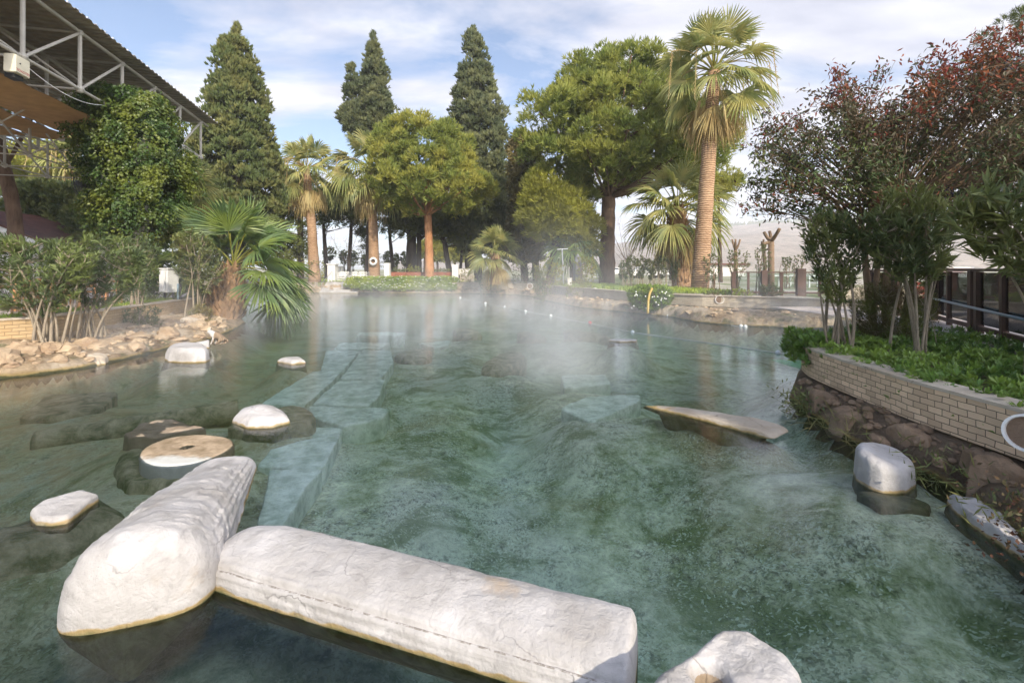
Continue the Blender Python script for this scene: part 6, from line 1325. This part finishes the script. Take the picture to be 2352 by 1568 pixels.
mb = MB(); P = np.array([D(1498, 662, 19.0), D(1492, 674, 18.9), D(1489, 690, 18.7), D(1488, 720, 18.5)]); t_ = np.linspace(0, 1, 14); C_ = np.stack([np.interp(t_, np.linspace(0, 1, 4), P[:, i]) for i in range(3)], -1); c = C_[0]
tube(mb, C_-c, .05, 10); o = mb.build('yellow_pipe', M_yel, None, True); o.location = c; tag(o, 'yellow pipe bending down into the water beside the flowering bush', 'pipe')

# ------------------------------------------------------------------ timber fences on the right
def timber_fence(pts, z0, z1, posts, label, glass=True, rail=None):
    pts = [np.array(p) for p in pts]; root = empty('timber_fence', (*pts[0], z0), label, 'fence'); a, b = pts; L = np.linalg.norm(b-a); rz = math.atan2(*(b-a)[::-1]); m = (a+b)/2
    mb = MB(); box(mb, (*m, z1), (L, .09, .05), rz=rz, bev=.008); part(mb, 'top_rail', M_wood, root)
    mb = MB(); box(mb, (*m, z0+.10), (L, .07, .08), rz=rz, bev=.008); part(mb, 'bottom_rail', M_wood, root)
    for t, w_, ex in posts: q = a+(b-a)*t; mb = MB(); box(mb, (*q, (z0-.1+z1+ex)/2), (w_, w_, z1+ex-z0+.1), rz=rz, bev=.008); part(mb, 'post', M_wood, root)
    if glass:
        ts = [p[0] for p in posts]
        for t0, t1 in zip(ts[:-1], ts[1:]):
            q = a+(b-a)*(t0+t1)/2; mb = MB(); box(mb, (*q, (z0+.16+z1-.04)/2), (L*(t1-t0)-.07, .008, z1-z0-.22), rz=rz); part(mb, 'glass_panel', M_clear, root)
    if rail: mb = MB(); n_ = np.array([-(b-a)[1], (b-a)[0]])/L; n_ = n_ if n_[0] < 0 else -n_; tube(mb, [(*(a+(b-a)*.05+n_*.10), rail[0]), (*(b+n_*.10), rail[1])], .024, 10); part(mb, 'handrail_pipe', M_pipe, root, True)
timber_fence([(9.55, 10.35), (6.6, 4.7)], .84, 1.985, [(0, .17, .12), (.16, .08, -.03), (.34, .13, -.01), (.375, .11, -.03), (.52, .09, -.03), (.70, .15, .0), (.86, .09, -.03), (1, .15, 0)], 'dark timber and glass fence with a blue grey pipe at the right edge', rail=(1.36, 1.20))
timber_fence([(X_(1685, 20.3), 20.3), (X_(1900, 19.3)+.1, 19.3)], .88, 1.86, [(0, .16, .02), (.16, .09, 0), (.33, .22, .08), (.51, .11, 0), (.71, .32, .16), (.9, .1, 0), (1, .16, 0)], 'dark timber fence with glass panes above the far right wall')
timber_fence([(X_(2000, 12.5), 12.5), (9.6, 10.45)], .86, 1.96, [(0, .14, 0), (.5, .12, 0)], 'timber fence section passing behind the red leaved tree')
mb = MB(); box(mb, (0, 0, 0), (.75, .55, .03), tilt=(-.35, 'X'), bev=.004); box(mb, (0, .1, -.55), (.06, .06, 1.1)); o = mb.build('info_board', M_whitep); o.location = (X_(2185, 12.5), 12.5, 1.95); tag(o, 'tilted white information board beyond the timber fence', 'sign')
for i, (x, Y, lb) in enumerate([(1778, 30, 'white picnic table beyond the timber fence'), (1806, 31, 'white picnic table right of the first, beyond the timber fence'), (1868, 29, 'white picnic table near the red leaved tree, beyond the fence')]):
    table('picnic_table', np.array([X_(x, Y), Y, .84]), .2, M_whitep, lb, None, s=(1.5, .9, .72))
    c = np.array([X_(x, Y), Y, .84])
def bench(c, lb):
    root = empty('red_bench', c, lb, 'bench'); mb = MB()
    for k in range(4): box(mb, c+np.array([0, -.18+.12*k, .44]), (1.5, .10, .03))
    part(mb, 'seat', M_redtx, root); mb = MB()
    for k in range(3): box(mb, c+np.array([0, .26, .56+.12*k]), (1.5, .03, .09))
    part(mb, 'backrest', M_redtx, root)
    for x in (-.6, .6): mb = MB(); box(mb, c+np.array([x, 0, .21]), (.05, .45, .42)); part(mb, 'leg', M_black, root)
bench(np.array([X_(2180, 12.2), 12.2, .80]), 'red slatted bench seen through the fence at the right')
ribbon_wall('travertine_wall', [(24, 15.0), (12.5, 17.8)][::-1], .84, 1.25, .3, M_brickF, 'long low travertine wall beyond the fence at the right edge', step=.5)

# ------------------------------------------------------------------ parked cars far right
def car(c, rz, L, Wc, Hc, mat, label):
    root = empty('parked_car', c, label, 'car', 'cars parked beyond the oleander screen'); ca, sa = math.cos(rz), math.sin(rz)
    T = lambda V: np.c_[np.asarray(V)[:, 0]*ca-np.asarray(V)[:, 1]*sa, np.asarray(V)[:, 0]*sa+np.asarray(V)[:, 1]*ca, np.asarray(V)[:, 2]]+c
    pr = [(-.5, .25), (-.5, .55), (-.47, .66), (-.38, .70), (-.24, .98), (.10, 1.0), (.26, .72), (.42, .64), (.495, .52), (.5, .25)]
    def hull(pr, w0, w1, mb, m=0):
        n = len(pr); V = []
        for s in (-1, 1):
            for x, z in pr: w_ = w1 if z > .72 else w0; V.append((x*L, s*w_/2, z*Hc))
        mb.add(T(V), [(i, (i+1) % n, n+(i+1) % n, n+i) for i in range(n)], m=m)
        for s in (0, 1):
            cc = np.array([[0, (-1, 1)[s]*w0/2, .5*Hc]]); o_ = mb.n; f = [((n, (i+1) % n, i) if s == 0 else (n, i, (i+1) % n)) for i in range(n)]; mb.add(T(np.vstack([np.array(V[s*n:(s+1)*n]), cc])), T=f, m=m)
    mb = MB(); hull(pr, Wc, Wc*.8, mb); part(mb, 'body', mat, root)
    for s in (-1, 1):
        mb = MB(); V = [(-.33*L, s*(Wc*.455), .72*Hc), (.20*L, s*(Wc*.455), .72*Hc), (.09*L, s*(Wc*.412), .95*Hc), (-.23*L, s*(Wc*.412), .95*Hc)]; mb.add(T(np.array(V)+np.array([0, s*.03, 0])), [(0, 1, 2, 3)]); part(mb, 'side_window', M_glass, root)
        for x in (-.31, .31):
            wc = T([(x*L, s*Wc*.47, .30)])[0]; mb = MB(); lathe(mb, wc, [(.001, -.1), (.30, -.1), (.31, -.07), (.31, .07), (.30, .1), (.18, .1), (.001, .09)], 18, axis=(-sa*s, ca*s, 0)); part(mb, 'wheel', M_tyre, root)
for x, Y, rz, lb in ((1485, 58, 0.05, 'white car parked behind the oleander screen'), (1410, 80, .1, 'white car far off beside the thick pine trunk'), (1540, 66, .05, 'white car partly hidden by the rough trunked palm')):
    car(np.array([X_(x, Y), Y, .84]), rz, 4.4, 1.75, 1.45, M_whitep, lb)
# clay bank and low building by the car park
mb = MB(); box(mb, (0, 0, 1.2), (9, 4, 2.4)); root = empty('kiosk', (X_(1660, 75), 75, .84), 'low reddish brown kiosk far beyond the right palms', 'building'); c = np.array([X_(1660, 75), 75, .84])
mb = MB(); box(mb, c+np.array([0, 0, .9]), (6, 3, 1.8)); part(mb, 'wall', M_wall, root); mb = MB(); box(mb, c+np.array([0, 0, 1.95]), (7, 4, .3), bev=.05); part(mb, 'roof', M_redroof, root)

# ------------------------------------------------------------------ buoys
BU = [((1057, 685), 'white buoy farthest away near the hedge', 'w'), ((1115, 698), 'white buoy second from the far end of the main line', 'w'), ((1159, 706), 'white buoy third from the far end of the main line', 'w'), ((1207, 716), 'white buoy where the rope first shows', 'w'), ((1265, 727), 'white buoy right of the one where the rope first shows', 'w'),
 ((1453, 764), 'biggest white buoy in the middle of the pool', 'w'), ((1787, 812), 'bluish white buoy beside the right planter tip', 'w'), ((1355, 743), 'small red buoy left of the biggest white buoy', 'r'),
 ((1367, 694), 'white buoy at the foot of the yellow green bush', 'w'), ((1385, 696), 'white buoy right beside the one at the bush foot', 'w'), ((1516, 702), 'small white buoy close to the pale far wall', 'w'), ((1535, 727), 'white buoy under the flowering bush', 'w'), ((1702, 751), 'left white buoy of the pair under the far right rock', 'w'), ((1712, 752), 'right white buoy of the pair under the far right rock', 'w'), ((1822, 817), 'small white float just before the planter wall', 'w')]
BP = {}
for (x, y), lb, k in BU:
    c = Wp(x, y, 0); 
    if inpoly(POOL, c[:1], c[1:2])[0] == False: pass
    r = .06 if y > 755 else .07
    if y < 700: r = .085
    mb = MB(); lathe(mb, (0, 0, r*.35), [(.001, r*1.05), (r*.3, r), (r*.72, r*.7), (r, 0), (r*.8, -r*.6), (.001, -r)], 14); o = mb.build('buoy', M_redb if k == 'r' else M_buoy, None, True); o.location = c; tag(o, lb, 'buoy', 'buoys floating on the pool'); BP[(x, y)] = c
def rope(keys, label, r=.010):
    P = [BP.get(k, Wp(*k, 0)) for k in keys]; C_ = []
    for a, b in zip(P[:-1], P[1:]):
        t = np.linspace(0, 1, 9)[:, None]; q = a+(b-a)*t; q[:, 2] = .016; q[1:-1, 0] += .06*np.sin(t[1:-1, 0]*np.pi); C_.append(q[:-1])
    C_ = np.vstack(C_+[P[-1][None]]); mb = MB(); c = C_[0].copy(); tube(mb, C_-c, r, 5); o = mb.build('rope', M_rope); o.location = c; tag(o, label, 'rope')
rope([(1057, 685), (1115, 698), (1159, 706), (1207, 716), (1265, 727), (1453, 764), (1787, 812), (1822, 817), (1845, 828)], 'pale rope strung across the pool with the main buoys', .012)
rope([(1367, 694), (1385, 696), (1452, 705), (1535, 727), (1702, 751)], 'thin rope running close along the far right rock', .010)

# ------------------------------------------------------------------ white and tabby cat by the water
M_fur = Mt('cat_fur', .9, .1); p = M_fur.coord('obj'); n_ = M_fur.noise(p, 5, 3); 
sx_ = M_fur.n('ShaderNodeSeparateXYZ'); M_fur.l(p, sx_.inputs[0])
wv = M_fur.n('ShaderNodeTexWave'); M_fur.l(p, wv.inputs[0]); wv.inputs['Scale'].default_value = 14; wv.inputs['Distortion'].default_value = 3
tab = M_fur.mix(M_fur.ramp(wv.outputs['Fac'], [(.35, 0), (.6, 1)]), (.10, .08, .06), (.38, .27, .17))
M_fur.col(M_fur.mix(M_fur.ramp(M_fur.m_('ADD', sx_.outputs['X'], M_fur.m_('MULTIPLY', n_, .12)), [(.07, 0), (.10, 1)]), (.55, .52, .48), tab)); M_fur.bump(M_fur.noise(p, 120, 3), .5, .004); M_fur = M_fur.m
def cat():
    c = Wp(483, 797, 0.02)+np.array([0, .15, 0]); z0 = .06
    # joints: pelvis, chest, neck, head, muzzle, tail, legs
    V = [(.16, .05, .13), (.10, .02, .17), (.02, 0, .19), (-.05, -.02, .25), (-.085, -.04, .285), (-.125, -.06, .27),
         (.02, -.06, .10), (.0, -.09, .02), (-.005, -.12, .012), (.03, .05, .10), (.02, .03, .02), (.0, .0, .012),
         (.17, -.04, .09), (.12, -.07, .03), (.09, -.10, .014), (.2, .1, .08), (.19, .08, .02), (.15, .05, .012),
         (.22, .09, .09), (.27, .08, .03), (.24, -.02, .015), (.15, -.09, .012)]
    Ed = [(0, 1), (1, 2), (2, 3), (3, 4), (4, 5), (2, 6), (6, 7), (7, 8), (2, 9), (9, 10), (10, 11), (0, 12), (12, 13), (13, 14), (0, 15), (15, 16), (16, 17), (0, 18), (18, 19), (19, 20), (20, 21)]
    rad = [.085, .08, .07, .05, .055, .022, .028, .018, .018, .028, .018, .018, .045, .024, .018, .045, .024, .018, .022, .016, .015, .010]
    me = bpy.data.meshes.new('cat'); me.from_pydata(V, Ed, []); o = bpy.data.objects.new('cat', me); COL.objects.link(o); o.location = c+np.array([0, 0, z0]); me.materials.append(M_fur)
    sk = o.modifiers.new('skin', 'SKIN'); 
    if not me.skin_vertices: 
        bpy.context.view_layer.objects.active = o
    for i, r in enumerate(rad): me.skin_vertices[0].data[i].radius = (r, r)
    me.skin_vertices[0].data[0].use_root = True
    ss = o.modifiers.new('sub', 'SUBSURF'); ss.levels = 2; ss.render_levels = 2; sk.use_smooth_shade = True
    o.scale = (1.15,)*3; tag(o, 'white cat with a tabby back crouching at the water edge beside the trapezoid block', 'cat')
    for s in (-1, 1):
        mb = MB(); b = np.array([-.085, -.035+s*.032, .325]); mb.add([b+(-.012, -.018, 0), b+(.014, -.014, 0), b+(.004, .016, 0), b+(0, s*.008, .045)], T=[(0, 1, 3), (1, 2, 3), (2, 0, 3), (0, 2, 1)]); e = mb.build('ear', M_fur); e.parent = o
        mb = MB(); lathe(mb, np.array([-.128, -.055+s*.024, .295]), [(.001, .008), (.007, .004), (.008, 0), (.001, -.006)], 8); e = mb.build('eye', M_black); e.parent = o
cat()
prism_rock('marble_fragment', WPs([(430,795),(455,785),(478,786),(480,797),(455,800)], .02), .10, M_white, 'sloping white stone at the feet of the cat', zb=-.2, shoulder=.06, noise=.02, seed=90, tilt=(.25, 0))

# ------------------------------------------------------------------ unseen building behind the viewer, added to shade the right bank
def shade_caster():
    c = np.array([13.6, -7, .84]); root = empty('shade_building', c, 'tall plain building added out of the picture to shade the right bank', 'building')
    mb = MB(); box(mb, c+np.array([0, 0, 5.0]), (10.6, 4, 10)); part(mb, 'wall', M_wall, root); mb = MB(); box(mb, c+np.array([0, 0, 10.2]), (11.0, 4.6, .4)); part(mb, 'roof', M_redroof, root)
shade_caster()

# ------------------------------------------------------------------ steam drifting over the pool and thin haze
def steam():
    x0, x1, y0, y1, z0, z1 = -16, 15, 5.5, 40, .004, 3.4
    mb = MB(); c = np.array([(x0+x1)/2, (y0+y1)/2, (z0+z1)/2]); box(mb, (0, 0, 0), (x1-x0, y1-y0, z1-z0)); 
    m = bpy.data.materials.new('steam'); m.use_nodes = True; t = m.node_tree; t.nodes.clear(); out = N(t, 'ShaderNodeOutputMaterial'); pv = N(t, 'ShaderNodeVolumePrincipled'); t.links.new(pv.outputs[0], out.inputs[1])
    pv.inputs['Color'].default_value = (.97, .97, .98, 1); pv.inputs['Anisotropy'].default_value = 0.1
    g = N(t, 'ShaderNodeNewGeometry'); 
    def nz(sc, scale, det, loc=(0, 0, 0)):
        mp = N(t, 'ShaderNodeMapping'); mp.inputs['Scale'].default_value = sc; mp.inputs['Location'].default_value = loc; t.links.new(g.outputs['Position'], mp.inputs[0]); n = N(t, 'ShaderNodeTexNoise'); n.inputs['Scale'].default_value = scale; n.inputs['Detail'].default_value = det; n.inputs['Roughness'].default_value = .6; n.inputs['Distortion'].default_value = .6; t.links.new(mp.outputs[0], n.inputs['Vector']); return n.outputs['Fac']
    sp = N(t, 'ShaderNodeSeparateXYZ'); t.links.new(g.outputs['Position'], sp.inputs[0])
    M = lambda op, a, b=None, c=None, cl=False: mth(op, a, b, c, nt=t, clamp=cl)
    a = nz((1.2, .8, .40), .75, 4, (3.1, .4, 0)); b = nz((1, .5, .6), .11, 1, (1.7, 0, 0))
    w1 = M('MULTIPLY', M('SUBTRACT', a, .47), 6.5, cl=True); w2 = M('MULTIPLY', M('SUBTRACT', b, .36), 4.0, cl=True)
    fall = M('POWER', 2.718, M('MULTIPLY', sp.outputs['Z'], -1.35))       # thickest at the water
    near = M('MULTIPLY', M('MULTIPLY', M('SUBTRACT', sp.outputs['Y'], 5.5), .12, cl=True), M('MULTIPLY_ADD', M('MULTIPLY', M('SUBTRACT', 36, sp.outputs['Y']), .09, cl=True), .8, .2))
    # one denser plume in mid pool
    dx = M('SUBTRACT', sp.outputs['X'], .95); dy = M('SUBTRACT', sp.outputs['Y'], 8.6)
    pl = M('POWER', 2.718, M('MULTIPLY', M('ADD', M('MULTIPLY', dx, dx), M('MULTIPLY', M('MULTIPLY', dy, dy), .5)), -1.7))
    pl = M('MULTIPLY', M('MULTIPLY', pl, a), 1.0)
    plz = M('POWER', 2.718, M('MULTIPLY', sp.outputs['Z'], -.8))
    top = M('MULTIPLY', M('SUBTRACT', 3.35, sp.outputs['Z']), 1.2, cl=True)
    den = M('MULTIPLY', M('MULTIPLY', M('MULTIPLY', w1, w2), M('MULTIPLY', fall, near)), STEAM)
    den = M('ADD', den, M('MULTIPLY', M('MULTIPLY', pl, plz), 1.1)); den = M('ADD', den, M('MULTIPLY', M('MULTIPLY', fall, near), .018))
    den = M('MULTIPLY', den, top); t.links.new(den, pv.inputs['Density'])
    o = mb.build('steam', m); o.location = c; tag(o, 'drifting white steam rising from the warm water', 'steam', kind='stuff')
STEAM = .35
steam()
mb = MB(); hx, hy0, hy1, hz0, hz1 = 2600, -350, 1500, -3.6, 190
box(mb, (0, 0, 0), (2*hx, hy1-hy0, hz1-hz0)); m = bpy.data.materials.new('haze'); m.use_nodes = True; t = m.node_tree; t.nodes.clear(); out = N(t, 'ShaderNodeOutputMaterial'); pv = N(t, 'ShaderNodeVolumePrincipled'); t.links.new(pv.outputs[0], out.inputs[1])
pv.inputs['Color'].default_value = (.93, .95, 1, 1); pv.inputs['Density'].default_value = .00055
o = mb.build('haze', m); o.location = (0, (hy0+hy1)/2, (hz0+hz1)/2); tag(o, 'thin pale haze in the valley air', kind='stuff')
